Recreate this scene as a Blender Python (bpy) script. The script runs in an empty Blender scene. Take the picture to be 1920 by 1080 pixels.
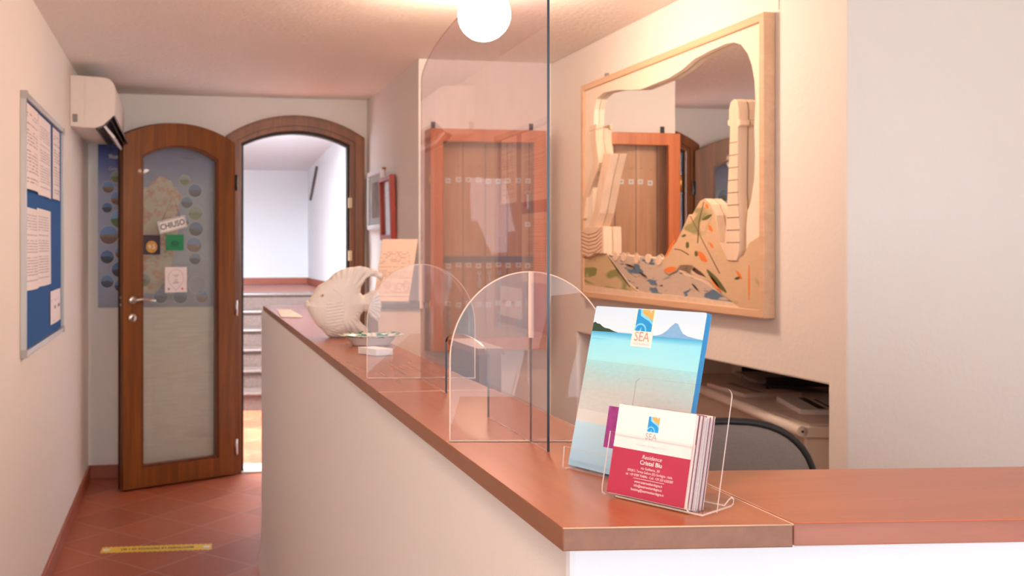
import bpy, bmesh, math, random
from mathutils import Vector, Matrix
from mathutils.geometry import tessellate_polygon, delaunay_2d_cdt
random.seed(7)
SC = bpy.context.scene
COL = SC.collection

# ------------------------------------------------------------------ camera
CAM_H = 1.34
cd = bpy.data.cameras.new('camera'); cam = bpy.data.objects.new('camera', cd); COL.objects.link(cam)
SC.camera = cam
cam.location = (0, 0, CAM_H)
cam.rotation_euler = (math.pi/2, 0, -math.atan(310/1850))
cd.sensor_width = 36; cd.lens = 36*1850/1920
cd.shift_x = 310/1920; cd.shift_y = -73/1920
cd.clip_start = .05; cd.clip_end = 60
cd.dof.use_dof = True; cd.dof.focus_distance = 1.08; cd.dof.aperture_fstop = 13

# ------------------------------------------------------------------ world, light, exposure
w = bpy.data.worlds.new('world'); SC.world = w; w.use_nodes = True
bg = w.node_tree.nodes['Background']; bg.inputs[0].default_value = (.80, .90, 1, 1); bg.inputs[1].default_value = 1.0
SC.view_settings.view_transform = 'Standard'; SC.view_settings.look = 'None'
SC.view_settings.gamma = 1; SC.view_settings.use_curve_mapping = False
SC.view_settings.exposure = 0.27
def area(name, loc, rot, sx, sy, power, col):
    l = bpy.data.lights.new(name, 'AREA'); l.shape = 'RECTANGLE'; l.size = sx; l.size_y = sy; l.energy = power; l.color = col
    o = bpy.data.objects.new(name, l); COL.objects.link(o); o.location = loc; o.rotation_euler = rot
    return o
# daylight coming in through the glazed entrance behind the camera
area('entrance_daylight', (1.0, -4.6, 1.6), (math.pi/2, 0, 0), 5.0, 3.0, 235, (.80, .91, 1))
# daylight in the stair hall
area('stair_daylight', (.15, 7.0, 2.95), (math.radians(34), 0, 0), 1.2, 1.0, 520, (.78, .89, 1))
sl = bpy.data.lights.new('sun', 'SUN'); sl.energy = 3; sl.angle = .02; sl.color = (1, .95, .88)
so = bpy.data.objects.new('sun', sl); COL.objects.link(so)
so.rotation_euler = Vector((-.05, .55, 2.6)).to_track_quat('Z', 'Y').to_euler()
LAMP_E = 100
WARM = (1, .70, .51)

# ------------------------------------------------------------------ helpers
def setp(o, label=None, cat=None, group=None, kind=None):
    if label: o['label'] = label
    if cat: o['category'] = cat
    if group: o['group'] = group
    if kind: o['kind'] = kind
    return o

class MB:
    def __init__(s): s.v = []; s.f = []; s.m = []; s.sm = []
    def add(s, vs, fs, mi=0, smooth=False):
        b = len(s.v); s.v += [tuple(v) for v in vs]
        for f in fs: s.f.append([b+i for i in f]); s.m.append(mi); s.sm.append(smooth)
        return s
    def box(s, x0, x1, y0, y1, z0, z1, mi=0, M=None):
        vs = [Vector((x, y, z)) for x in (x0, x1) for y in (y0, y1) for z in (z0, z1)]
        if M: vs = [M @ v for v in vs]
        return s.add(vs, [(0,1,3,2),(4,6,7,5),(0,4,5,1),(2,3,7,6),(0,2,6,4),(1,5,7,3)], mi)
    def prism(s, outer, d0, d1, M=None, holes=(), mi=0, mside=None, smooth_side=False):
        """2D polygon (u,v) extruded along w from d0 to d1"""
        if mside is None: mside = mi
        loops = [list(outer)] + [list(h) for h in holes]
        flat = [p for l in loops for p in l]
        tris = tessellate_polygon([[Vector((p[0], p[1], 0)) for p in l] for l in loops])
        M = M or Matrix.Identity(4)
        n = len(flat)
        vs = [M @ Vector((p[0], p[1], d0)) for p in flat] + [M @ Vector((p[0], p[1], d1)) for p in flat]
        up = []; dn = []
        for t in tris:
            a, b, c = [flat[i] for i in t]
            ar = (b[0]-a[0])*(c[1]-a[1])-(b[1]-a[1])*(c[0]-a[0])
            if abs(ar) < 1e-14: continue
            if ar < 0: t = (t[0], t[2], t[1])
            up.append([i+n for i in t]); dn.append([t[0], t[2], t[1]])
        s.add(vs, up+dn, mi)
        base = len(s.v)-2*n; off = 0
        for k, l in enumerate(loops):
            ar = sum(l[i][0]*l[(i+1) % len(l)][1]-l[(i+1) % len(l)][0]*l[i][1] for i in range(len(l)))
            ccw = (ar > 0) == (k == 0)
            for i in range(len(l)):
                a = base+off+i; b = base+off+(i+1) % len(l)
                f = [a, b, b+n, a+n] if ccw else [b, a, a+n, b+n]
                s.f.append(f); s.m.append(mside); s.sm.append(smooth_side)
            off += len(l)
        return s
    def tube(s, pts, r, seg=8, mi=0, closed=False, caps=True):
        pts = [Vector(p) for p in pts]; n = len(pts); rings = []
        rr = r if isinstance(r, (list, tuple)) else [r]*n
        prev = None
        for i, p in enumerate(pts):
            if closed: d = pts[(i+1) % n]-pts[i-1]
            else: d = pts[min(i+1, n-1)]-pts[max(i-1, 0)]
            d.normalize()
            if prev is None:
                a = Vector((0,0,1)) if abs(d.z) < .9 else Vector((1,0,0))
                a = (a-d*a.dot(d)).normalized()
            else: a = (prev-d*prev.dot(d)).normalized()
            prev = a; b = d.cross(a)
            rings.append([p+(a*math.cos(t)+b*math.sin(t))*rr[i] for t in [2*math.pi*k/seg for k in range(seg)]])
        vs = [v for r_ in rings for v in r_]; fs = []
        for i in range(n if closed else n-1):
            j = (i+1) % n
            for k in range(seg): fs.append((i*seg+k, i*seg+(k+1) % seg, j*seg+(k+1) % seg, j*seg+k))
        s.add(vs, fs, mi, True)
        if caps and not closed:
            b = len(s.v)-len(vs)
            s.f.append([b+k for k in range(seg)][::-1]); s.m.append(mi); s.sm.append(False)
            s.f.append([b+(n-1)*seg+k for k in range(seg)]); s.m.append(mi); s.sm.append(False)
        return s
    def lathe(s, prof, seg=40, M=None, mi=0):
        M = M or Matrix.Identity(4); vs = []; fs = []
        for r, z in prof:
            for k in range(seg):
                t = 2*math.pi*k/seg; vs.append(M @ Vector((r*math.cos(t), r*math.sin(t), z)))
        for i in range(len(prof)-1):
            for k in range(seg): fs.append((i*seg+k, i*seg+(k+1) % seg, (i+1)*seg+(k+1) % seg, (i+1)*seg+k))
        return s.add(vs, fs, mi, True)
    def build(s, name, mats, parent=None, local=False, bevel=0, merge=False):
        me = bpy.data.meshes.new(name); me.from_pydata(s.v, [], s.f)
        if not isinstance(mats, (list, tuple)): mats = [mats]
        for m in mats: me.materials.append(m)
        me.polygons.foreach_set('material_index', s.m); me.polygons.foreach_set('use_smooth', s.sm)
        bm = bmesh.new(); bm.from_mesh(me)
        bmesh.ops.remove_doubles(bm, verts=bm.verts, dist=1e-6)
        bmesh.ops.recalc_face_normals(bm, faces=bm.faces); bm.to_mesh(me); bm.free()
        o = bpy.data.objects.new(name, me); COL.objects.link(o)
        if parent:
            o.parent = parent
            if not local: o.matrix_parent_inverse = wm(parent).inverted()
        if bevel:
            b = o.modifiers.new('bevel', 'BEVEL'); b.width = bevel; b.segments = 2; b.limit_method = 'ANGLE'; b.angle_limit = math.radians(40)
        return o
def wm(o):
    if o.parent: return wm(o.parent) @ o.matrix_parent_inverse @ o.matrix_basis
    return o.matrix_basis.copy()
def empty(name, loc=(0,0,0), label=None, cat=None, group=None, M=None, kind=None):
    o = bpy.data.objects.new(name, None); COL.objects.link(o)
    o.empty_display_size = .05
    if M is not None: o.matrix_basis = M
    else: o.location = loc
    return setp(o, label, cat, group, kind)
def frame(o, r, u):
    """matrix with local x=r (right), y=u (up), z=r x u (towards the viewer)"""
    r = Vector(r).normalized(); u = Vector(u).normalized(); n = r.cross(u).normalized()
    M = Matrix((r, u, n)).transposed().to_4x4(); M.translation = Vector(o); return M
def YZ(x=0):  # u=Y v=Z w=+X
    return Matrix(((0,0,1,x),(1,0,0,0),(0,1,0,0),(0,0,0,1)))
def XZ(y=0):  # u=X v=Z w=-Y
    return Matrix(((1,0,0,0),(0,0,-1,y),(0,1,0,0),(0,0,0,1)))
def text(name, s_, size, mat, parent, x, y, z=.0003, align='CENTER', bold=0, shear=0, rot=0, sx=1):
    cu = bpy.data.curves.new('t', 'FONT'); cu.body = s_; cu.size = 1; cu.align_x = align; cu.offset = bold/size*.6; cu.shear = shear
    cu.resolution_u = 3
    t = bpy.data.objects.new('t', cu); COL.objects.link(t)
    bpy.context.view_layer.update()
    me = bpy.data.meshes.new_from_object(t); bpy.data.objects.remove(t); me.name = name
    me.materials.clear(); me.materials.append(mat)
    M = Matrix.Translation((x, y, z)) @ Matrix.Rotation(rot, 4, 'Z') @ Matrix.Diagonal((sx*size, size, 1, 1))
    me.transform(M)
    o = bpy.data.objects.new(name, me); COL.objects.link(o); o.parent = parent
    return o
def arc(cx, cy, rx, ry, a0, a1, n):
    return [(cx+rx*math.cos(math.radians(a0+(a1-a0)*i/n)), cy+ry*math.sin(math.radians(a0+(a1-a0)*i/n))) for i in range(n+1)]
def rrect(x0, y0, x1, y1, r, n=5):
    p = []
    for cx, cy, a in ((x1-r, y0+r, -90), (x1-r, y1-r, 0), (x0+r, y1-r, 90), (x0+r, y0+r, 180)):
        p += arc(cx, cy, r, r, a, a+90, n)
    return p
def circ(cx, cy, r, n=20, ry=None): return arc(cx, cy, r, ry or r, 0, 360, n)[:-1]

# ------------------------------------------------------------------ materials
def srgb(r, g, b):
    f = lambda c: (c/255/12.92 if c/255 <= .04045 else ((c/255+.055)/1.055)**2.4)
    return (f(r), f(g), f(b), 1)
class NT:
    def __init__(s, name):
        s.m = bpy.data.materials.new(name); s.m.use_nodes = True; s.t = s.m.node_tree
        s.b = s.t.nodes['Principled BSDF']; s.out = s.t.nodes['Material Output']
    def n(s, typ, **kw):
        nd = s.t.nodes.new(typ)
        for k, v in kw.items(): setattr(nd, k, v)
        return nd
    def l(s, a, b): s.t.links.new(a, b)
    def co(s): return s.n('ShaderNodeTexCoord').outputs['Object']
    def mapping(s, sc=(1,1,1), rot=(0,0,0), loc=(0,0,0)):
        m = s.n('ShaderNodeMapping'); s.l(s.co(), m.inputs[0]); m.inputs['Scale'].default_value = sc
        m.inputs['Rotation'].default_value = rot; m.inputs['Location'].default_value = loc; return m.outputs[0]
    def noise(s, vec, scale, detail=4, rough=.5, dist=0):
        n = s.n('ShaderNodeTexNoise'); s.l(vec, n.inputs['Vector']); n.inputs['Scale'].default_value = scale
        n.inputs['Detail'].default_value = detail; n.inputs['Roughness'].default_value = rough; n.inputs['Distortion'].default_value = dist
        return n.outputs['Fac']
    def ramp(s, fac, stops, interp='LINEAR'):
        r = s.n('ShaderNodeValToRGB'); s.l(fac, r.inputs[0]); r.color_ramp.interpolation = interp
        e = r.color_ramp.elements
        while len(e) < len(stops): e.new(.5)
        for i, (p, c) in enumerate(stops): e[i].position = p; e[i].color = c
        return r.outputs[0]
    def math(s, op, a, b=None, c=None):
        n = s.n('ShaderNodeMath', operation=op)
        for i, v in enumerate((a, b, c)):
            if v is None: continue
            if isinstance(v, (int, float)): n.inputs[i].default_value = v
            else: s.l(v, n.inputs[i])
        return n.outputs[0]
    def mix(s, fac, a, b):
        n = s.n('ShaderNodeMix', data_type='RGBA')
        for i, v in ((0, fac), (6, a), (7, b)):
            if isinstance(v, (int, float)): n.inputs[i].default_value = v
            elif isinstance(v, tuple): n.inputs[i].default_value = v
            else: s.l(v, n.inputs[i])
        return n.outputs[2]
    def bump(s, h, strength=.2, dist=.005):
        b = s.n('ShaderNodeBump'); s.l(h, b.inputs['Height']); b.inputs['Strength'].default_value = strength
        b.inputs['Distance'].default_value = dist; s.l(b.outputs[0], s.b.inputs['Normal'])
    def set(s, **kw):
        for k, v in kw.items():
            k = {'color':'Base Color','rough':'Roughness','metal':'Metallic','spec':'Specular IOR Level','coat':'Coat Weight'}.get(k, k)
            if hasattr(v, 'is_output'): s.l(v, s.b.inputs[k])
            else: s.b.inputs[k].default_value = v
        return s
def simple(name, col, rough=.5, metal=0, var=.06, scale=30, bump=0, **kw):
    t = NT(name); c = srgb(*col); n = t.noise(t.co(), scale)
    d = tuple(x*(1-var) for x in c[:3])+(1,)
    t.set(color=t.mix(n, c, d), rough=rough, metal=metal, **kw)
    if bump: t.bump(t.noise(t.co(), scale*3), bump, .002)
    return t.m
def plaster(name, col, s1=.35, scale=55):
    t = NT(name); c = srgb(*col); v = t.co()
    n = t.noise(v, 1.3, 3); t.set(color=t.mix(n, c, tuple(x*.955 for x in c[:3])+(1,)), rough=.85, spec=.25)
    h = t.math('ADD', t.noise(v, scale, 5, .55), t.math('MULTIPLY', t.noise(v, 6, 2), 1.2))
    t.bump(h, s1, .004); return t.m
def wood(name, c1, c2, axis='X', rough=.35, scale=1.0, contrast=1, coat=0, dist=.6, bmp=.05):
    t = NT(name); sc = {'X': (1.2, 22, 22), 'Y': (22, 1.2, 22), 'Z': (22, 22, 1.2)}[axis]
    v = t.mapping(tuple(k*scale for k in sc))
    n = t.noise(v, 1.6, 5, .6, dist); n2 = t.noise(t.mapping(tuple(k*scale*5 for k in sc)), 2, 3)
    f = t.math('ADD', t.math('MULTIPLY', n, .8), t.math('MULTIPLY', n2, .2))
    t.set(color=t.ramp(f, [(.5-.18/contrast, srgb(*c1)), (.5+.18/contrast, srgb(*c2))]), rough=rough, coat=coat)
    t.bump(n2, bmp, .001); return t.m
def printed(name, paper=(238,232,232), ink=(150,142,150), pitch=.008, u0=.08, dens=.5, W=.2, Hh=.3):
    """paper with rows of grey type; local x,y in metres, origin bottom left"""
    t = NT(name); sp = t.n('ShaderNodeSeparateXYZ'); t.l(t.co(), sp.inputs[0]); x, y = sp.outputs[0], sp.outputs[1]
    row = t.math('DIVIDE', y, pitch); fr = t.math('FRACT', row); fl = t.math('FLOOR', row)
    cv = t.n('ShaderNodeCombineXYZ'); t.l(t.math('MULTIPLY', x, 1/pitch*.55), cv.inputs[0]); t.l(t.math('MULTIPLY', fl, 7.31), cv.inputs[1])
    wn = t.noise(cv.outputs[0], 1.0, 2)
    a = t.math('LESS_THAN', fr, .42); b = t.math('GREATER_THAN', wn, dens)
    wn2 = t.n('ShaderNodeTexWhiteNoise', noise_dimensions='1D'); t.l(fl, wn2.inputs['W'])
    c = t.math('GREATER_THAN', wn2.outputs[0], .2)
    mx = t.math('MULTIPLY', t.math('GREATER_THAN', x, W*.1), t.math('LESS_THAN', x, W*.9))
    my = t.math('MULTIPLY', t.math('GREATER_THAN', y, Hh*.08), t.math('LESS_THAN', y, Hh*.9))
    f = t.math('MULTIPLY', t.math('MULTIPLY', a, b), t.math('MULTIPLY', c, t.math('MULTIPLY', mx, my)))
    t.set(color=t.mix(f, srgb(*paper), srgb(*ink)), rough=.7); return t.m
def slab(name, tint=(1,1,1), dirt=.0, ior=1.49, haze=.0, hazecol=(1,.9,.85), rough=0.0):
    """thin clear sheet: Fresnel mirror on the outer faces, clear through"""
    t = NT(name); t.t.nodes.remove(t.b)
    tr = t.n('ShaderNodeBsdfTransparent'); tr.inputs[0].default_value = tuple(tint)+(1,)
    gl = t.n('ShaderNodeBsdfGlossy'); gl.inputs['Roughness'].default_value = rough; gl.inputs[0].default_value = (1,1,1,1)
    fr = t.n('ShaderNodeFresnel'); fr.inputs[0].default_value = ior
    ge = t.n('ShaderNodeNewGeometry')
    fac = t.math('MULTIPLY', fr.outputs[0], t.math('SUBTRACT', 1, ge.outputs['Backfacing']))
    mx = t.n('ShaderNodeMixShader'); t.l(fac, mx.inputs[0]); t.l(tr.outputs[0], mx.inputs[1]); t.l(gl.outputs[0], mx.inputs[2])
    last = mx.outputs[0]
    if haze:
        df = t.n('ShaderNodeBsdfDiffuse'); df.inputs[0].default_value = tuple(hazecol)+(1,)
        n = t.noise(t.mapping((1, 9, 3)), 6, 5, .6)
        m2 = t.n('ShaderNodeMixShader'); t.l(t.math('MULTIPLY', n, haze), m2.inputs[0]); t.l(last, m2.inputs[1]); t.l(df.outputs[0], m2.inputs[2]); last = m2.outputs[0]
    t.l(last, t.out.inputs[0]); return t.m

M_wall = plaster('white_plaster', (238, 232, 225))
M_hall = plaster('hall_plaster', (236, 238, 240), .1)
M_ceil = plaster('ceiling_plaster', (246, 238, 230), .9, 45)
M_counterwall = plaster('counter_plaster', (240, 240, 240), .22, 60)
M_paper = simple('white_paper', (240, 238, 236), .6)
M_white = simple('white_plastic', (236, 230, 224), .4)
M_black = simple('black_plastic', (28, 26, 28), .45)
M_dark = simple('dark_slot', (45, 38, 42), .6)
M_ink = simple('black_ink', (40, 38, 42), .6)
M_grey = simple('grey_ink', (150, 145, 148), .6)
M_chrome = simple('brushed_steel', (205, 200, 195), .28, 1)
M_brass = simple('brass', (190, 150, 80), .35, 1)
M_alu = simple('aluminium_trim', (190, 185, 180), .4, .6)
M_doorwood = wood('chestnut_door_wood', (94, 50, 16), (152, 88, 36), 'Z', .38, .7, .8, .1)
M_doorwoodX = wood('chestnut_door_wood_rail', (94, 50, 16), (152, 88, 36), 'X', .38, .7, .8, .1)
M_gasket = simple('dark_gasket', (34, 20, 14), .6)
M_ledgeY = wood('cherry_laminate_lengthwise', (146, 82, 52), (184, 108, 70), 'Y', .27, .45, .6, dist=.15, bmp=.01)
M_ledgeX = wood('cherry_laminate_crosswise', (150, 84, 56), (188, 112, 76), 'X', .30, .45, .6, dist=.15, bmp=.01)
M_edgeY = wood('laminate_edge_lengthwise', (124, 82, 60), (156, 104, 76), 'Y', .4, .8, .7)
M_edgeX = wood('laminate_edge_crosswise', (146, 86, 66), (182, 114, 90), 'X', .4, .8, .7)
M_cab = wood('orange_pine', (176, 88, 40), (212, 122, 62), 'Z', .4, .6, .8)
M_cabX = wood('orange_pine_rail', (176, 88, 40), (212, 122, 62), 'X', .4, .6, .8)
M_pine = wood('pine_back_boards', (178, 122, 78), (206, 152, 106), 'Z', .55, .7, .8)
M_light = wood('pale_carved_wood', (222, 192, 164), (238, 214, 190), 'Z', .55, .8, .8)
M_lightY = wood('pale_frame_wood', (206, 166, 132), (226, 188, 154), 'Y', .5, .8, .8)
M_cream = simple('cream_painted_board', (242, 226, 206), .5, var=.05, scale=6)
M_glassd = slab('door_glass', (.93, .96, .94), haze=.17, hazecol=(.80,.80,.76))
M_glassc = slab('cabinet_glass', (.95, .95, .95))
M_acr = slab('clear_acrylic', (.975, .962, .965), haze=.02, ior=1.34)
M_acrh = slab('holder_acrylic', (.996, .992, .994), ior=1.22)
M_acrs = slab('clear_acrylic_screen', (.90, .85, .875), haze=.10, hazecol=(1,.85,.75))
t = NT('acrylic_edge_glow'); df = t.n('ShaderNodeBsdfTranslucent'); df.inputs[0].default_value = srgb(255, 240, 228); d2 = t.n('ShaderNodeBsdfDiffuse'); d2.inputs[0].default_value = srgb(255, 240, 228)
mx = t.n('ShaderNodeMixShader'); t.l(df.outputs[0], mx.inputs[1]); t.l(d2.outputs[0], mx.inputs[2]); t.l(mx.outputs[0], t.out.inputs[0]); M_acredge = t.m  # light gathered in the clear edges, put into a near-white colour
M_acrfaint = slab('faint_acrylic_edge', (.80, .68, .62), haze=.35, hazecol=(.9,.7,.6))  # same clear edge with less of that light in its colour
M_acrdark = simple('dark_acrylic_edge', (34, 28, 38), .3)  # unlit look of the same clear edge put into the colour
def sheet(o): return o

# terracotta tiles laid on the diagonal, 30 cm
def tiles(name, u0, v0, size=.3, diag=True):
    t = NT(name); sp = t.n('ShaderNodeSeparateXYZ'); t.l(t.co(), sp.inputs[0]); x, y = sp.outputs[0], sp.outputs[1]
    k = 1/(size*math.sqrt(2)) if diag else 1/size
    if diag:
        u = t.math('SUBTRACT', t.math('MULTIPLY', t.math('ADD', x, y), k), u0); v = t.math('SUBTRACT', t.math('MULTIPLY', t.math('SUBTRACT', x, y), k), v0)
    else: u = t.math('MULTIPLY', x, k); v = t.math('MULTIPLY', y, k)
    def edge(q):
        f = t.math('FRACT', q); return t.math('MINIMUM', f, t.math('SUBTRACT', 1, f))
    e = t.math('MINIMUM', edge(u), edge(v))
    g = t.math('SMOOTH_MIN', t.math('MULTIPLY', e, 1/.016), 1, .1)
    cv = t.n('ShaderNodeCombineXYZ'); t.l(t.math('FLOOR', u), cv.inputs[0]); t.l(t.math('FLOOR', v), cv.inputs[1])
    wn = t.n('ShaderNodeTexWhiteNoise', noise_dimensions='2D'); t.l(cv.outputs[0], wn.inputs['Vector'])
    base = t.mix(wn.outputs[0], srgb(152, 76, 48), srgb(186, 104, 70))
    n = t.noise(t.co(), 4, 4); n3 = t.noise(t.co(), 22, 4)
    c = t.mix(t.math('MULTIPLY', n, .6), base, srgb(150, 68, 46)); c = t.mix(t.math('MULTIPLY', n3, .25), c, srgb(196, 118, 82))
    g2 = t.math('GREATER_THAN', e, .010)
    c = t.mix(g2, srgb(184, 128, 104), c)
    t.set(color=c, rough=t.math('ADD', .34, t.math('MULTIPLY', n3, .2)))
    t.bump(g, .35, .004); return t.m
M_tile = tiles('terracotta_floor', 10.580, -11.164)
M_skirt = simple('terracotta_skirting', (170, 90, 64), .45, var=.25, scale=8)

# ------------------------------------------------------------------ the room
Lx = -.535; CZ = 2.25; RX = 1.785; BY = 5.93; SX = 1.12; CY = 4.60; FY = 2.42; RY = -1.7
def struct(o): o['kind'] = 'structure'; return o
m = MB().box(Lx-.15, 3.6, RY-.1, 6.12, -.12, 0); struct(m.build('floor', M_tile))
m = MB().box(Lx-.15, 3.6, RY-.1, 6.12, CZ, CZ+.12); struct(m.build('ceiling', M_ceil))
m = MB().box(Lx-.15, Lx, RY-.1, 6.12, 0, CZ); struct(m.build('wall_left', M_wall))
# door wall with the arched opening
OX0, OX1, OXo0, OXo1 = .353, 1.010, .262, 1.100
def arch(x0, x1, zs, zp, n=18):
    """points left->right of a segmental arch through (x0,zs) crown zp (x1,zs)"""
    h = zp-zs; hw = (x1-x0)/2; R = (hw*hw+h*h)/(2*h); cx_ = (x0+x1)/2; cz = zp-R; a = math.asin(hw/R)
    return [(cx_+R*math.sin(-a+2*a*i/n), cz+R*math.cos(-a+2*a*i/n)) for i in range(n+1)]
outer = [(Lx, 0), (OXo0, 0)] + arch(OXo0, OXo1, 2.015, 2.145) + [(OXo1, 0), (SX, 0), (SX, CZ), (Lx, CZ)]
m = MB().prism(outer, -.19, 0, XZ(BY)); struct(m.build('wall_back', M_wall))
# solid corner block: side wall with the pictures and the wall behind the key cabinet
m = MB().box(SX, 3.6, CY, 6.12, 0, CZ); struct(m.build('wall_side', M_wall))
# right wall with niche
out = [(FY, 0), (2.50, 0), (2.50, .96), (4.28, .96), (4.28, 0), (CY, 0), (CY, CZ), (FY, CZ)]
m = MB().prism(out, 0, 1.8, YZ(RX)).box(2.55, 2.65, 2.50, 4.28, 0, .96); struct(m.build('wall_right', M_wall, bevel=.006))
m = MB().box(3.6, 3.72, RY-.1, FY, 0, CZ); struct(m.build('wall_far_right', M_wall))
# rear wall with the wide glazed entrance the daylight comes through
m = MB().box(Lx, -.4, RY-.1, RY, 0, CZ).box(3.0, 3.6, RY-.1, RY, 0, CZ).box(-.4, 3.0, RY-.1, RY, 2.2, CZ)
struct(m.build('wall_rear', M_wall))
m = MB()
for x in (-.4, .7, 1.82, 2.94): m.box(x, x+.06, RY-.08, RY-.02, 0, 2.2)
m.box(-.4, 3.0, RY-.08, RY-.02, 2.14, 2.2).box(-.4, 3.0, RY-.08, RY-.02, 0, .06)
struct(m.build('window_1', M_alu))
# skirting
sk = .078
struct(MB().box(Lx, Lx+.012, RY, BY, 0, sk).build('baseboard_left', M_skirt, bevel=.002))
struct(MB().box(Lx+.012, OXo0, BY-.012, BY, 0, sk).build('baseboard_back', M_skirt, bevel=.002))
struct(MB().box(SX-.012, SX, CY+.0, BY, 0, sk).box(SX-.012, RX, CY-.012, CY, 0, sk).build('baseboard_side', M_skirt))
struct(MB().box(RX-.012, RX, FY, 2.50, 0, sk).box(RX-.012, 3.6, FY-.012, FY, 0, sk).build('baseboard_right', M_skirt))

# ------------------------------------------------------------------ stair hall
HX0, HX1, HY1, HZ = -1.2, 1.53, 12.0, 2.32
struct(MB().box(HX0-.1, HX1+.1, 6.12, HY1+.1, -.12, 0).build('floor', M_tile))
struct(MB().box(HX0-.1, HX0, 6.12, HY1, 0, 3.2).build('wall_hall_left', M_hall))
struct(MB().box(HX1, HX1+.1, 6.12, HY1, 0, 3.2).build('wall_hall_right', M_hall))
struct(MB().box(HX0-.1, HX1+.1, HY1, HY1+.1, 0, 3.2).build('wall_hall_back', M_hall))
struct(MB().box(HX0-.1, HX0, 6.02, 6.12, 0, 2.6).box(HX0, Lx-.15, 6.02, 6.12, 0, 2.6).box(Lx-.15, HX1+.1, 6.12, 6.14, CZ+.12, 2.6).build('wall_hall_front', M_hall))
# sloping soffit: low over the landing, rising towards the door
m = MB(); m.prism([(8.3, 2.52), (HY1, 2.30), (HY1, 2.45), (8.3, 2.67)], HX0-.1, HX1+.1, YZ(0))
m.prism([(HX0-.1, 6.14), (HX1+.1, 6.14), (HX1+.1, 8.3), (HX0-.1, 8.3)], 2.52, 2.67, holes=[[(-.4, 6.6), (1.2, 6.6), (1.2, 8.0), (-.4, 8.0)]])
struct(m.build('ceiling', M_hall))
struct(MB().prism([(-.4, 6.6), (1.2, 6.6), (1.2, 8.0), (-.4, 8.0)], 2.60, 2.64, holes=[[(-.36, 6.64), (.38, 6.64), (.38, 7.96), (-.36, 7.96)], [(.42, 6.64), (1.16, 6.64), (1.16, 7.96), (.42, 7.96)]]).build('window_2', M_alu))
# stairs
st = empty('staircase', (.5, 8.2, 0), 'speckled granite stairs with rounded nosings climbing to a landing beyond the arched doorway', 'stairs')
t = NT('speckled_granite'); n = t.noise(t.co(), 190, 3, .7)
n2 = t.n('ShaderNodeTexVoronoi'); t.l(t.co(), n2.inputs[0]); n2.inputs['Scale'].default_value = 150
t.set(color=t.mix(t.math('MULTIPLY', n2.outputs['Distance'], 1.3), t.ramp(n, [(.38, srgb(44, 32, 28)), (.62, srgb(150, 128, 118))]), srgb(84, 64, 56)), rough=.35); M_gran = t.m
r_, tr_ = .152, .28
for k in range(6):
    y0 = 8.2+k*tr_; y1 = HY1 if k == 5 else 8.2+(k+1)*tr_
    m = MB().box(HX0+.002, HX1-.002, y0, y1-.002, k*r_, (k+1)*r_-.03)
    m.build('riser', M_gran, st)
    m = MB().box(HX0+.002, HX1-.002, y0-.025, (y0+.35 if k == 5 else y1), (k+1)*r_-.03, (k+1)*r_)
    m.build('tread', M_gran, st, bevel=.012)
MB().box(HX0+.002, HX1-.002, 8.2+5*tr_+.35, HY1-.002, 6*r_-.03, 6*r_-.002).build('landing', M_skirt, st)
struct(MB().box(HX0, HX1-.015, HY1-.015, HY1, 6*r_, 6*r_+.08).box(HX1-.015, HX1, 10.2, HY1, 6*r_, 6*r_+.08).build('baseboard_hall', M_skirt))
hr = MB().tube([(HX1-.03, 9.7, 1.98), (HX1-.03, 11.9, 1.98)], .018)
hr = MB(); hr.tube([(1.515, 11.10, 2.27), (1.515, 11.65, 1.93)], .016)
setp(hr.build('handrail', simple('dark_rail', (92, 84, 82), .5)), 'dark sloping handrail on the right wall at the head of the stairs', 'handrail')

# ------------------------------------------------------------------ doorway frame (trim) and door leaf
m = MB()
inner = [(OX0, 0)] + arch(OX0, OX1, 1.972, 2.052) + [(OX1, 0)]
outerf = [(OXo0, 0)] + arch(OXo0, OXo1, 2.015, 2.145) + [(OXo1, 0)]
poly = outerf + inner[::-1]
m.prism(poly, -.07, .03, XZ(BY))
i2 = [(OX0-.028, 0)] + arch(OX0-.028, OX1+.028, 1.985, 2.080) + [(OX1+.028, 0)]
o2 = [(OXo0+.012, 0)] + arch(OXo0+.012, OXo1-.012, 2.010, 2.132) + [(OXo1-.012, 0)]
m.prism(o2 + i2[::-1], .03, .042, XZ(BY))
tf = struct(m.build('trim_1', M_doorwood, bevel=.003))
m = MB(); i3 = [(OX0+.014, 0)] + arch(OX0+.014, OX1-.014, 1.962, 2.036) + [(OX1-.014, 0)]
m.prism(inner + i3[::-1], -.06, .0, XZ(BY)); struct(m.build('trim_2', M_gasket))
m = MB()
for z in (1.62, 1.30): m.box(OX1-.012, OX1+.008, BY-.05, BY-.03, z-.03, z+.03)
sp_ = m.build('strike_plate', simple('pale_brass', (226, 200, 160), .4), tf)
struct(MB().box(OX0, OX1, BY-.03, 6.12, 0, .012).build('trim_3', simple('marble_threshold', (205, 196, 188), .4)))
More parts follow.
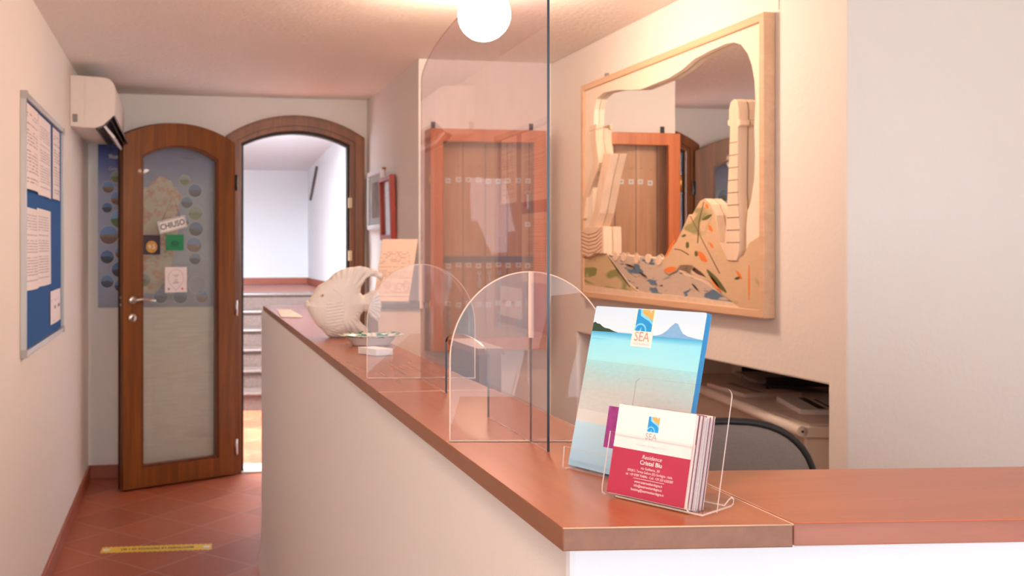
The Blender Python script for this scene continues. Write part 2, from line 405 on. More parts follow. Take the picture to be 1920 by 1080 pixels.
# leaf in local frame: x along leaf from hinge to free edge, y up, z toward room
hinge = Vector((.302, 5.885, .012)); free = Vector((-.326, 5.586, .012))
LW = (free-hinge).length
LM = frame(free, hinge-free, (0,0,1))   # local x from free edge to hinge, z toward the viewer
leaf = empty('door_1', M=LM, kind='structure')
leaf['kind'] = 'structure'
LH = 1.955; LP = 2.045; sw = .108
oa = [(0, 0)] + arch(0, LW, LH, LP) + [(LW, 0)]
ia = [(sw, .108)] + arch(sw, LW-sw, LH-.105, LP-.125) + [(LW-sw, .108)]
m = MB(); m.prism(oa, -.028, .028, holes=[ia]); m.build('leaf_frame', wood('chestnut_leaf_wood', (90, 48, 14), (146, 84, 30), 'Y', .36, .7, .8, .1), leaf, local=True, bevel=.004)
ib = [(sw+.012, .120)] + arch(sw+.012, LW-sw-.012, LH-.115, LP-.137) + [(LW-sw-.012, .120)]
m = MB(); m.prism(ia, -.02, .02, holes=[ib]); m.build('glazing_bead', wood('bead_wood', (80, 38, 20), (120, 62, 32), 'Y', .4), leaf, local=True)
m = MB(); m.prism(ib, -.003, .003); m.build('pane', M_glassd, leaf, local=True)
edge = [(-.006, -.004)] + arch(-.006, LW+.006, LH+.004, LP+.006) + [(LW+.006, -.004)]
m = MB(); m.prism(edge, -.035, -.028, holes=[ia]); m.build('rebate', M_gasket, leaf, local=True)
# handle
hx, hz = .052, 1.045
m = MB(); m.lathe([(0, .0395), (.018, .038), (.0225, .034), (.0225, .028), (0, .028)], 24, Matrix.Translation((hx, hz, 0)))
m.tube([(hx, hz, .036), (hx, hz, .062), (hx+.012, hz+.002, .072), (hx+.04, hz+.005, .074), (hx+.08, hz-.001, .072), (hx+.118, hz-.004, .068)], [.008, .009, .0105, .009, .0075, .0085], 10)
hd = m.build('door_handle', M_chrome, leaf, local=True)
m = MB(); m.lathe([(0, .0345), (.021, .034), (.0235, .031), (.0235, .028), (0, .028)], 24, Matrix.Translation((hx, hz-.098, 0)))
kp = m.build('keyhole_plate', M_chrome, leaf, local=True)
m = MB(); m.prism(circ(hx, hz-.094, .005, 12), .0344, .0354).prism([(hx-.003, hz-.110), (hx+.003, hz-.110), (hx+.003, hz-.094), (hx-.003, hz-.094)], .0344, .0352)
m.build('keyhole', M_black, kp, local=True)
for z in (1.72, .98, .16):
    m = MB().tube([(LW+.006, z-.045, .03), (LW+.006, z+.045, .03)], .009, 10); m.build('hinge', M_chrome if z < 1.5 else M_black, leaf, local=True)
m = MB()
for z in (1.06, 1.02): m.box(-.0065, -.004, z-.006, z+.006, -.01, .01)
m.build('latch', M_chrome, leaf, local=True)

# signs on the leaf glass
def on_leaf(x, y, z=.0045, rot=0): return LM @ Matrix.Translation((x, y, z)) @ Matrix.Rotation(rot, 4, 'Z')
cs = empty('closed_sign', M=on_leaf(.300, 1.468, .012, math.radians(14)), label='small white CHIUSO sign hanging askew on a string inside the door glass', cat='sign')
MB().prism(rrect(-.088, -.036, .088, .036, .004), -.0015, .0).build('backing', simple('clear_card', (205, 205, 205), .4), cs, local=True)
MB().prism(rrect(-.076, -.027, .076, .027, .003), 0, .0005).build('card', M_paper, cs, local=True)
text('lettering', 'CHIUSO', .046, M_ink, cs, 0, -.016, .0008, bold=.0012, sx=.92)
ri = Matrix.Rotation(math.radians(-14), 4, 'Z')
p0 = Vector((-.060, .030, 0)); p1 = Vector((.055, .030, 0)); pk = ri @ Vector((.005, .165, 0))
MB().tube([p0, pk, p1], .0014, 6).build('string', simple('brown_string', (120, 92, 80), .7), cs, local=True)
ds = empty('rating_sticker', M=on_leaf(.176, 1.352) @ Matrix.Scale(1.45, 4), label='dark square sticker with a gold disc on the door glass', cat='sticker')
MB().prism([(-.036,-.038),(.036,-.038),(.036,.038),(-.036,.038)], 0, .0008).build('backing', simple('navy_card', (38, 30, 52), .4), ds, local=True)
MB().prism(circ(0, -.008, .0235, 24), .0008, .0014).build('gold_disc', simple('gold_print', (196, 148, 66), .4), ds, local=True)
text('lettering', '9.5', .024, M_paper, ds, 0, -.016, .0018)
gs = empty('review_sticker', M=on_leaf(.318, 1.366) @ Matrix.Scale(1.45, 4), label='green rectangular sticker with a pale round emblem on the door glass', cat='sticker')
MB().prism([(-.038,-.031),(.038,-.031),(.038,.031),(-.038,.031)], 0, .0008).build('backing', simple('green_card', (30, 140, 92), .4), gs, local=True)
m = MB()
for sx_ in (-1, 1):
    m.prism(circ(sx_*.008, -.008, .0075, 16), .0008, .0012, holes=[circ(sx_*.008, -.008, .0050, 16)]); m.prism(circ(sx_*.008, -.008, .0025, 10), .0008, .0012)
m.prism(arc(0, -.002, .018, .007, 0, 180, 12)+arc(0, -.002, .015, .004, 180, 0, 12), .0008, .0012)
m.build('emblem', simple('pale_green_print', (20, 66, 54), .5), gs, local=True)
ws = empty('award_sticker', M=on_leaf(.325, 1.153) @ Matrix.Scale(1.45, 4), label='white square sticker with a drop-shaped outline and small red dot on the door glass', cat='sticker')
MB().prism([(-.047,-.050),(.047,-.050),(.047,.050),(-.047,.050)], 0, .0008).build('backing', simple('sticker_paper', (238, 228, 226), .5), ws, local=True)
drop = [(0, -.044)] + arc(0, .006, .033, .035, -35, 215, 24)
drop2 = [(0, -.042)] + arc(0, .006, .0318, .0338, -35, 215, 24)
m = MB(); m.prism(drop, .0008, .0012, holes=[drop2]); m.build('drop_outline', M_grey, ws, local=True)
m = MB()
for i, (yy, ww) in enumerate(((.018, .026), (.012, .012), (0, .014), (-.008, .018), (-.013, .030))): m.box(-ww/2, ww/2, yy-.0012, yy+.0012, .0008, .0012)
m.build('fine_print', M_grey, ws, local=True); MB().prism(circ(-.031, -.036, .005, 10), .0008, .0012).build('grey_dot', M_grey, ws, local=True)
MB().prism(circ(.027, -.036, .0045, 12), .0008, .0012).build('red_dot', simple('red_print', (214, 44, 60), .5), ws, local=True)

# ------------------------------------------------------------------ poster behind the door
PX0, PX1, PZ0, PZ1 = -.480, .193, .997, 1.957
pM = frame((PX0, BY-.0035, PZ0), (1,0,0), (0,0,1)); PW, PHt = PX1-PX0, PZ1-PZ0
ps = empty('cycling_map_poster', M=pM, label='tall blue and grey cycling map poster with round photos behind the open door', cat='poster')
t = NT('poster_print'); sp = t.n('ShaderNodeSeparateXYZ'); t.l(t.co(), sp.inputs[0])
g = t.ramp(t.math('DIVIDE', sp.outputs[1], PHt), [(0, srgb(150, 152, 172)), (.3, srgb(172, 174, 192)), (.72, srgb(160, 164, 190)), (.88, srgb(86, 98, 158)), (.97, srgb(48, 66, 140))])
t.set(color=g, rough=.4); M_poster = t.m
MB().box(0, PW, 0, PHt, 0, .002).build('sheet', M_poster, ps, local=True)
t = NT('relief_map'); n = t.noise(t.co(), 14, 6, .65)
t.set(color=t.ramp(n, [(.3, srgb(206, 200, 190)), (.48, srgb(214, 200, 176)), (.58, srgb(206, 146, 116)), (.72, srgb(236, 224, 204))]), rough=.5); M_map = t.m
isl = [(.20,.10),(.30,.08),(.36,.16),(.40,.28),(.44,.42),(.42,.55),(.45,.66),(.40,.76),(.33,.80),(.27,.74),(.20,.70),(.16,.60),(.19,.48),(.15,.34),(.16,.2)]
isl2 = []
for i in range(len(isl)):
    a, b = isl[i], isl[(i+1) % len(isl)]
    for k in range(4): isl2.append((a[0]+(b[0]-a[0])*k/4+random.uniform(-.008, .008), a[1]+(b[1]-a[1])*k/4+random.uniform(-.008, .008)))
MB().prism([(x+.03, y*.97) for x, y in isl2], .002, .0024).build('island_map', M_map, ps, local=True)
def photo_mat(i, sky, land, low):
    t = NT('round_photo'); sp = t.n('ShaderNodeSeparateXYZ'); t.l(t.co(), sp.inputs[0])
    nn = t.noise(t.co(), 60, 3); v = t.math('ADD', sp.outputs[1], t.math('MULTIPLY', t.math('SUBTRACT', nn, .5), .03))
    r = t.ramp(t.math('ADD', t.math('MULTIPLY', v, 12), .5), [(.30, srgb(*low)), (.5, srgb(*land)), (.56, srgb(*sky))])
    t.set(color=r, rough=.4); return t.m
pms = [photo_mat(0, (150,160,150), (96,110,60), (120,130,70)), photo_mat(1, (120,150,200), (150,120,90), (120,80,60)),
       photo_mat(2, (110,140,180), (70,60,60), (50,60,90)), photo_mat(3, (140,180,220), (90,110,60), (90,120,60)), photo_mat(4, (90,120,170), (60,60,70), (40,40,50))]
M_ring = simple('photo_rim', (205, 205, 215), .5)
# (x,z) centres in metres relative to poster, radius
L1 = [(.106,.765,.036,0),(.058,.705,.037,1),(.110,.640,.042,1),(.052,.585,.032,4),(.122,.520,.055,3),(.062,.425,.058,1),(.148,.430,.036,2),(.052,.297,.042,4),(.140,.322,.046,1),(.122,.222,.048,4),(.052,.153,.040,2),(.130,.128,.040,2)]
R1 = [(.500,.750,.033,0),(.560,.690,.042,4),(.512,.620,.037,2),(.562,.556,.044,0),(.500,.508,.029,3),(.565,.462,.045,4),(.555,.368,.048,1),(.560,.285,.036,2),(.262,.160,.040,0),(.225,.07,.042,1),(.360,.062,.042,2),(.475,.062,.044,2),(.600,.062,.040,1)]
for x, y, r, k in L1+R1:
    if k == 3 and r > .05: pass
    o = MB().prism(circ(0, 0, r*.93, 28), .0024, .0030).prism(circ(0, 0, r, 28), .002, .0026, mi=1).build('round_photo', [pms[k], M_ring], ps, local=True)
    o.location = (min(x, PW-r), y, 0)
text('title', 'Mountain b', .036, M_paper, ps, .062, .873, .0024, align='LEFT', bold=.001, sx=.62)
text('title', 'in Sar', .034, M_paper, ps, .128, .838, .0024, align='LEFT', bold=.001, sx=.7)
text('subtitle', 'Carta Bic', .024, M_paper, ps, .060, .806, .0024, align='LEFT', sx=.9)
m = MB(); m.box(.46, .55, .895, .898, .002, .0024).box(.48, .56, .878, .884, .002, .0024); m.build('imprint', M_ink, ps, local=True)
M_line = simple('bike_outline', (214, 214, 220), .5); m = MB()
for cx_, cy_ in ((.405, .13), (.575, .13)):
    m.tube([(cx_+.052*math.cos(a/24*6.283), cy_+.052*math.sin(a/24*6.283), .0035) for a in range(24)], .0018, 5, closed=True)
for a, b in (((.405,.13),(.45,.22)),((.45,.22),(.54,.22)),((.54,.22),(.575,.13)),((.45,.22),(.49,.13)),((.49,.13),(.54,.22)),((.49,.13),(.405,.13)),((.54,.22),(.53,.25)),((.43,.245),(.46,.245))):
    m.tube([(a[0], a[1], .0035), (b[0], b[1], .0035)], .0018, 5)
m.build('bicycle_drawing', M_line, ps, local=True)

# ------------------------------------------------------------------ air conditioner
AY0, AY1, AZ = 4.958, 5.735, 2.189
ac = empty('air_conditioner', (Lx, AY0, AZ-.25), 'white wall-mounted air conditioner with rounded front, high on the left wall by the door', 'air conditioner')
prof = [(0,0),(.158,-.008)] + arc(.158, -.068, .057, .060, 88, 0, 8) + [(.2145,-.12),(.211,-.191),(.158,-.242),(.12,-.257),(.06,-.256),(0,-.249)]
def PM(y): return Matrix(((1,0,0,Lx),(0,0,1,y),(0,1,0,AZ),(0,0,0,1)))
M_ac = simple('aircon_shell', (238, 224, 212), .4)
m = MB(); m.prism(prof, 0, AY1-AY0-.004, PM(AY0+.004)); m.build('body', M_ac, ac, bevel=.004)
m = MB(); m.prism([(.002,-.002),(.052,-.004),(.052,-.252),(.002,-.247)], 0, .004, PM(AY0)); m.build('rear_side_panel', M_ac, ac)
m = MB(); m.prism([(.070,-.005),(.156,-.010)] + arc(.156, -.068, .055, .058, 88, 0, 8) + [(.2125,-.12),(.209,-.190),(.157,-.2395),(.12,-.254),(.070,-.253)], 0, .004, PM(AY0)); m.build('side_cover', M_ac, ac)
m = MB()
for k in range(6): m.box(Lx+.012, Lx+.036, AY0-.002, AY0+.001, AZ-.196-k*.0065, AZ-.1925-k*.0065)
m.build('side_grille', M_dark, ac)
m = MB(); m.prism([(.125,-.250),(.155,-.240),(.208,-.192),(.200,-.205),(.165,-.245),(.135,-.262)], 0, AY1-AY0-.03, PM(AY0+.015)); m.build('air_outlet', simple('outlet_grey', (92, 84, 88), .5), ac)
def flap(a, b, th, mat, nm):
    d = Vector((b[0]-a[0], b[1]-a[1])); d.normalize(); n_ = Vector((-d.y, d.x))*th
    m = MB(); m.prism([a, b, (b[0]+n_.x, b[1]+n_.y), (a[0]+n_.x, a[1]+n_.y)], 0, AY1-AY0-.03, PM(AY0+.015)); return m.build(nm, mat, ac)
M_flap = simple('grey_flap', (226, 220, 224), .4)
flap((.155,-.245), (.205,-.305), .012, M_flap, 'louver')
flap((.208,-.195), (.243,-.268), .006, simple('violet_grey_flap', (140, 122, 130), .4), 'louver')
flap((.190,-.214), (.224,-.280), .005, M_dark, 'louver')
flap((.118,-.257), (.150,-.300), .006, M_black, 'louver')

# ------------------------------------------------------------------ notice board on left wall
NY0, NY1, NZ0, NZ1 = 3.452, 4.545, .974, 1.874
nM = frame((Lx, NY0, NZ0), (0,1,0), (0,0,1))  # local z = +X
NW, NH = NY1-NY0, NZ1-NZ0
nb = empty('notice_board', M=nM, label='aluminium-framed blue felt notice board on the left wall', cat='notice board')
fw, fd = .020, .020
m = MB(); m.prism([(0,0),(NW,0),(NW,NH),(0,NH)], 0, fd, holes=[[(fw,fw),(NW-fw,fw),(NW-fw,NH-fw),(fw,NH-fw)]]); m.build('frame', M_alu, nb, local=True, bevel=.002)
MB().box(fw, NW-fw, fw, NH-fw, .001, .008).build('felt', simple('blue_felt', (14, 84, 152), .95, var=.12, scale=60), nb, local=True)
M_cap = simple('grey_cap', (176, 170, 165), .5)
for x, y in ((-.001,-.001),(NW-.026,-.001),(NW-.026,NH-.026),(-.001,NH-.026)): MB().box(x, x+.027, y, y+.027, .001, fd+.003).build('corner_cap', M_cap, nb, local=True, bevel=.001)
def curved_sheet(name, W, Hh, mat, M, label, cat, bulge=.008, group=None):
    m = MB(); nx, ny = 6, 8; vs = []
    for s_ in (0, .0004):
        for j in range(ny+1):
            for i in range(nx+1):
                u = i/nx; v = j/ny
                vs.append((u*W, v*Hh, s_ + bulge*(1-v)*(math.sin(u*math.pi)*.6+.15*u)+.001))
    N = (nx+1)*(ny+1); fs = []
    for s_ in (0, 1):
        for j in range(ny):
            for i in range(nx):
                a = s_*N+j*(nx+1)+i; q = (a, a+1, a+nx+2, a+nx+1); fs.append(q if s_ else q[::-1])
    m.add(vs, fs, 0, True)
    o = m.build(name, mat); o.matrix_basis = M
    return setp(o, label, cat, group)
Bx = lambda y, z, rot=0, d=.008: nM @ Matrix.Translation((y-NY0, z-NZ0, d)) @ Matrix.Rotation(rot, 4, 'Z')
PA = printed('typed_notice', (232, 220, 216), (164, 150, 154), .012, W=.34, Hh=.30, dens=.47)
PB = printed('typed_list', (232, 222, 220), (180, 170, 172), .010, W=.34, Hh=.30, dens=.42)
curved_sheet('notice_sheet', .335, .300, PA, Bx(3.476, 1.547), 'curling typed notice at the top left of the blue board, nearest the camera', 'notice', .02)
curved_sheet('notice_sheet', .345, .302, PB, Bx(3.820, 1.543), 'typed list at the top of the blue board, middle of three sheets', 'notice', .012)
curved_sheet('notice_sheet', .230, .298, PA, Bx(4.235, 1.549), 'typed notice at the top right corner of the blue board, farthest of three sheets', 'notice', .008)
curved_sheet('notice_sheet', .335, .288, PB, Bx(3.476, 1.197), 'typed sheet in the lower row of the blue board, nearer of the two', 'notice', .02)
curved_sheet('notice_sheet', .380, .292, PB, Bx(3.770, 1.200, 0, .010), 'typed sheet in the lower row of the blue board, farther of the two', 'notice', .012)
curved_sheet('notice_sheet', .330, .136, printed('short_notice', (236, 226, 226), (110, 104, 112), .03, W=.33, Hh=.14, dens=.55), Bx(4.150, 1.031, math.radians(.5), .01), 'small white notice pinned low at the right edge of the blue board', 'notice', .006)

# ------------------------------------------------------------------ floor strip
sM = frame((.135, 4.482, .0004), Vector((-.351-.135, 4.508-4.482, 0)), (-.05, -1, 0))
fs_ = empty('distance_floor_strip', M=sM, label='yellow scalloped social-distancing strip with black writing stuck on the tiled floor', cat='floor sticker')
n = 22; Lf = .487; pts = []
for i in range(n*4+1): pts.append((i/(n*4)*Lf, -.044-.005*math.sin(i/4*2*math.pi)))
for i in range(n*4+1): pts.append((Lf-i/(n*4)*Lf, .044+.005*math.sin(i/4*2*math.pi)))
MB().prism(pts, 0, .0006).build('strip', simple('yellow_vinyl', (240, 200, 70), .5), fs_, local=True)
text('lettering', 'MANTENERE LA DISTANZA DI 1 MT.', .036, M_ink, fs_, Lf/2, -.013, .001, bold=.0012, sx=.56)
m = MB(); m.prism(circ(.022, 0, .016, 16), .0006, .0009).prism(circ(Lf-.022, 0, .016, 16), .0006, .0009); m.build('round_mark', M_paper, fs_, local=True)

# ------------------------------------------------------------------ counter
cw = MB()
wl = [(.337, .826), (.337, 4.215)]
# plaster half wall under the long ledge and under the short return
cw.prism([(.337, .826), (.515, .808), (.515, 4.215), (.337, 4.215)], 0, 1.079)
cw.prism([(.515, .808), (2.20, .632), (2.20, .80), (.515, .968)], 0, 1.079)
struct(cw.build('wall_counter', M_counterwall, bevel=.006))
cb = MB(); cb.prism([(.337, .826), (.337, 4.215), (.352, 4.215), (.352, .826)][::-1], 0, .08)
# flared plaster toe along the corridor side
cb = MB(); vs = []
cb.prism([(0, 0), (-.018, 0), (-.012, .03), (-.004, .09), (0, .16)], .85, 4.215, Matrix(((1,0,0,.337),(0,0,1,0),(0,1,0,0),(0,0,0,1))))
struct(cb.build('baseboard_counter', M_counterwall))
def ledge(pts, mat, medge, label):
    m = MB(); m.prism(pts, 1.0795, 1.100, mi=0, mside=1)
    o = m.build('counter_ledge', [mat, medge], bevel=.0012); return setp(o, label, 'countertop')
lg_near = ledge([(.324, .807), (.5265, .7845), (.5265, 1.622), (.3265, 1.622)], M_ledgeY, M_edgeY, 'near length of the cherry laminate counter ledge, carrying the leaflet holders')
ledge([(.3265, 1.6245), (.5265, 1.6245), (.530, 4.23), (.345, 4.23)], M_ledgeY, M_edgeY, 'far length of the cherry laminate counter ledge, carrying the white fish')
lg_ret = ledge([(.530, .789), (2.21, .604), (2.21, .812), (.530, .992)], M_ledgeX, M_edgeX, 'cherry laminate ledge of the counter return running off to the right')
M_hiband = simple('pale_highlight_band', (232, 186, 156), .4)  # thin edging strips carry the bevel highlight of the ledge in their colour
for q in (((.5265,.7845,1.0998),(.5265,1.622,1.0998)), ((.3265,1.622,1.0998),(.5265,1.622,1.0998)), ((.324,.807,1.0995),(.5265,.7845,1.0995))):
    setp(MB().tube([Vector(q[0]), Vector(q[1])], .0007, 6).build('edge_highlight_band', M_hiband, lg_near), None)
MB().tube([Vector((.530,.789,1.0995)), Vector((2.21,.604,1.0995))], .0006, 6).build('edge_highlight_band', simple('orange_highlight_band', (206, 112, 76), .4), lg_ret)  # same painted highlight along the front edge of the return
# staff desk behind the counter, below the ledge
dk = empty('staff_desk', (.75, 1.0, 0), 'low cherry staff desk behind the counter, below the ledge', 'desk')
MB().box(.517, .98, 1.10, 4.20, .715, .74).build('desktop', M_ledgeY, dk, bevel=.002)
for y in (1.12, 4.16): MB().box(.52, .97, y, y+.025, 0, .715).build('side_panel', M_edgeY, dk)
bx = empty('wooden_file_box', (.584, 1.92, .74), 'narrow dark brown wooden file box standing behind the ledge, seen through the screen cutout', 'box')
M_brown = wood('dark_walnut', (92, 50, 34), (122, 70, 48), 'Z', .45)
m = MB().box(.562, .606, 1.82, 2.02, .74, 1.138); m.build('body', M_brown, bx)
MB().box(.558, .610, 1.814, 2.026, 1.138, 1.150).build('lid', wood('walnut_lid', (130, 76, 52), (150, 92, 64), 'X', .4), bx)

# ------------------------------------------------------------------ acrylic sneeze screen
def acr_faces(name, outer, d, M, parent, mat, medge, holes=()):
    m = MB(); m.prism(outer, -d/2, d/2, M, holes=holes, mi=0, mside=1); return m.build(name, [mat, medge], parent)
scr = empty('sneeze_screen', (.43, 1.45, 1.10), 'large clear acrylic sneeze screen with two arched feet standing on the counter ledge', 'sneeze screen')
ang = math.atan((.4375-.4275)/(1.773-1.11)); yv = Vector((math.sin(ang), math.cos(ang), 0))
o0 = Vector((.4275, 1.11, 1.1005)); SL = .665
SMx = frame(o0, yv, (0,0,1))     # x along depth, y up, z = +X
zs = .547
pout = [(0,0),(.242,0),(.242,.085)] + arc(.362, .085, .120, .022, 180, 0, 14)[1:-1] + [(.482,.085),(.482,0),(SL,0),(SL,zs)] + arc(SL/2, zs, SL/2, .062, 0, 180, 32)[1:-1] + [(0,zs)]
def oriented(pts):  # reorder so arcs read correctly
    return pts
pout = [(0,0),(.242,0),(.242,.085)] + [(p[0], p[1]) for p in arc(.362, .085, .120, .022, 180, 0, 14)[1:-1]] + [(.482,.085),(.482,0),(SL,0),(SL,zs)] + arc(SL/2, zs, SL/2, .062, 0, 180, 32)[1:-1] + [(0,zs)]
pn = acr_faces('screen_panel', pout, .0032, SMx, scr, M_acrs, M_acrdark)
pn.data.materials.append(M_acrfaint); pn.data.materials.append(M_acredge)
Minv = SMx.inverted()
for p_ in pn.data.polygons:
    if p_.material_index != 1: continue
    c_ = Minv @ p_.center; n_ = (Minv.to_3x3() @ p_.normal)
    if c_.y > zs-.001 or c_.x > SL-.002: p_.material_index = 2
    elif c_.y < .002: p_.material_index = 3
def foot(pc, w2, name='screen_foot'):
    r = Vector((1, -.165, 0)).normalized(); M = frame(Vector(pc)-r*w2, r, (0,0,1))
    W = 2*w2
    pts = [(0,0),(W,0),(W,.10)] + arc(w2, .10, w2, .112, 0, 180, 36)[1:-1] + [(0,.10)]
    f_ = acr_faces(name, pts, .004, M, scr, M_acr, M_acredge)
    c_ = Vector((w2, .106)); e_ = .0013
    ins = [(e_, e_), (W-e_, e_), (W-e_, .10)] + arc(w2, .10, w2-e_, .112-e_, 0, 180, 36)[1:-1] + [(e_, .10)]
    m = MB(); m.prism(pts, -.0022, .0022, M, holes=[ins]); m.build('edge_glow_rim', M_acredge, f_)  # bright edge line of the foot added as a near-white rim
    return f_
def at_panel(y): return o0 + yv*((y-1.11)/math.cos(ang))
foot(at_panel(1.175), .1005); foot(at_panel(1.779), .1005)
m = MB(); p = at_panel(1.175-.003); m.box(p.x-.0009, p.x+.0009, p.y-.0015, p.y+.0005, 1.1008, 1.2295); m.build('slot_joint', M_acrdark, scr)
m = MB(); p = at_panel(1.175-.003); m.box(p.x-.0032, p.x+.0032, p.y-.0025, p.y+.0005, 1.230, 1.3125); m.build('slot_edge', M_acredge, scr)
m = MB(); p = at_panel(1.779-.003); m.box(p.x-.0032, p.x+.0032, p.y-.0025, p.y+.0005, 1.230, 1.3125); m.build('slot_edge', M_acredge, scr)

# ------------------------------------------------------------------ leaflets and holders
B0 = Vector((.4186, 1.0281, 1.1035)); phi, lam = 1.1451, .2563
def tilt(o, phi, lam):
    r = Vector((math.cos(phi), -math.sin(phi), 0)); b = Vector((math.sin(phi), math.cos(phi), 0))
    u = b*math.sin(lam)+Vector((0,0,math.cos(lam))); return frame(o, r, u), r, b, u
BM, br, bb, bu = tilt(B0, phi, lam); BW, BH = .1447, .1785
M_lblue = simple('leaflet_edge', (70, 160, 220), .5, var=.1, scale=30); M_back = simple('leaflet_back', (214, 220, 222), .5)
t = NT('sea_photo_print'); sp = t.n('ShaderNodeSeparateXYZ'); t.l(t.co(), sp.inputs[0])
n = t.noise(t.mapping((1, 3, 1)), 9, 3); n2 = t.noise(t.mapping((1, 1.6, 1)), 160, 3, .7)
v = t.math('DIVIDE', sp.outputs[1], BH)
fade = t.math('MULTIPLY', t.math('SUBTRACT', n, .5), t.math('MULTIPLY', t.math('LESS_THAN', v, .80), t.math('MULTIPLY', t.math('GREATER_THAN', v, .285), .22)))
v2 = t.math('ADD', v, fade)
c = t.ramp(v2, [(.0, srgb(160, 214, 250)), (.27, srgb(184, 228, 252)), (.285, srgb(216, 226, 230)), (.45, srgb(202, 214, 216)), (.58, srgb(178, 218, 222)), (.68, srgb(160, 232, 244)), (.80, srgb(142, 226, 250)), (.842, srgb(48, 166, 220)), (.846, srgb(210, 234, 250)), (1, srgb(198, 226, 250))])
spk = t.math('MULTIPLY', t.math('MULTIPLY', t.math('GREATER_THAN', v, .35), t.math('LESS_THAN', v, .66)), t.math('MULTIPLY', n2, .35))
t.set(color=t.mix(spk, c, srgb(120, 140, 145)), rough=.35); M_sea = t.m
M_side = M_paper
def logo(parent, cx_, cy_, W, Hh, z, tagW=None, tagH0=None, tagH1=None, txt=True, S=1):
    if tagW: MB().box(cx_-tagW/2, cx_+tagW/2, tagH0, tagH1, z-.0002, z).build('logo_tag', M_paper, parent, local=True)
    MB().box(cx_-W/2, cx_+W/2, cy_-Hh/2, cy_+Hh/2, z, z+.0001).build('logo_square', simple('logo_blue', (20, 150, 222), .5, var=0), parent, local=True)
    f = lambda p: (cx_+p[0]*W/2, cy_+p[1]*Hh/2)
    org = [f(p) for p in ((-.35,1),(1,1),(1,-.05),(.55,.25),(-.05,.45),(-.4,.7))]
    MB().prism(org, z+.0001, z+.0002).build('logo_orange', simple('logo_orange', (255, 176, 96), .5, var=0), parent, local=True)
    cy2 = [(-.66,1),(-.35,1),(-.42,.72),(-.05,.45),(.55,.22),(1,-.1),(1,-.36),(.5,-.02),(-.1,.2),(-.55,.42)]
    MB().prism([f(p) for p in cy2], z+.0001, z+.00025).build('logo_wave', simple('logo_cyan', (120, 212, 250), .5, var=0), parent, local=True)
    m = MB(); oo = [f((-.35+.75*math.cos(a), -.98+.7*math.sin(a))) for a in [math.pi*i/14 for i in range(15)]]
    ii = [f((-.35+.6*math.cos(a), -.98+.55*math.sin(a))) for a in [math.pi*i/14 for i in range(15)]]
    m.prism(oo+ii[::-1], z+.0001, z+.00025)
    m.prism([f(p) for p in ((-.42,-1),(-.2,-1),(-.28,-.62))], z+.0001, z+.00025); m.build('logo_curl', simple('logo_cyan', (120, 212, 250), .5, var=0), parent, local=True)
    m = MB(); m.prism([f(p) for p in ((.5,1),(.75,1),(.6,.72))], z+.0002, z+.0003); m.build('logo_notch', simple('logo_sky', (150, 215, 250), .5, var=0), parent, local=True)
LG = 'seaside leaflets in the acrylic holder'
lf = empty('leaflet', M=BM, label='front leaflet printed with turquoise sea and a far mountain in the acrylic holder', cat='leaflet', group=LG)
MB().prism(rrect(0, 0, BW, BH, .002, 3), -.0003, 0, mi=0, mside=1).build('cover', [M_sea, M_lblue], lf, local=True)
mt = [(.098,.1502),(.106,.1535),(.112,.158),(.117,.1645),(.120,.1675),(.1225,.168),(.1255,.1655),(.129,.160),(.133,.1562),(.139,.1525),(BW,.1498),(BW,.1492),(.098,.1499)]
hx_ = [(x, y) for x, y in mt]
MB().prism([(.0855,.1500),(.094,.1528),(.100,.157),(.105,.1625),(.109,.1658),(.1125,.1650),(.116,.160),(.120,.1555),(.126,.153),(.134,.1518),(BW-.0005,.1502)], 0, .0001).build('mountain', simple('hazy_mountain', (128, 184, 232), .5, var=.2, scale=200), lf, local=True)
MB().prism([(.0003,.1500),(.0003,.1592),(.003,.1605),(.006,.1588),(.010,.1585),(.014,.156),(.018,.1545),(.024,.1540),(.030,.1520),(.037,.1506)], 0, .0001).build('headland', simple('dark_headland', (44, 84, 62), .6, var=.7, scale=500), lf, local=True)
logo(lf, .0700, .1660, .0215, .0235, .0003, .0270, .1372, .1782)
text('lettering', 'SEA', .0145, simple('copper_ink', (206, 150, 128), .5), lf, .0700, .1435, .0005, sx=.85)
text('lettering', 'TRAVEL SARDEGNA', .0024, simple('pale_ink', (214, 205, 205), .5), lf, .0700, .1395, .0005)
for k in range(1, 6):
    Mk = BM @ Matrix.Translation((.0006*k+random.uniform(-.0003, .0004), random.uniform(-.0006, .0002), -.0007*k))
    c = MB().prism(rrect(0, 0, BW, BH, .002, 3), -.0003, .0, mi=0, mside=1).build('leaflet', [M_back, M_lblue]); c.matrix_basis = Mk
    for p_ in c.data.polygons:
        if p_.normal.z > .5: p_.material_index = 1
    setp(c, 'turquoise leaflet stacked behind the front one, only its edge showing', 'leaflet', 'leaflets behind the front leaflet')
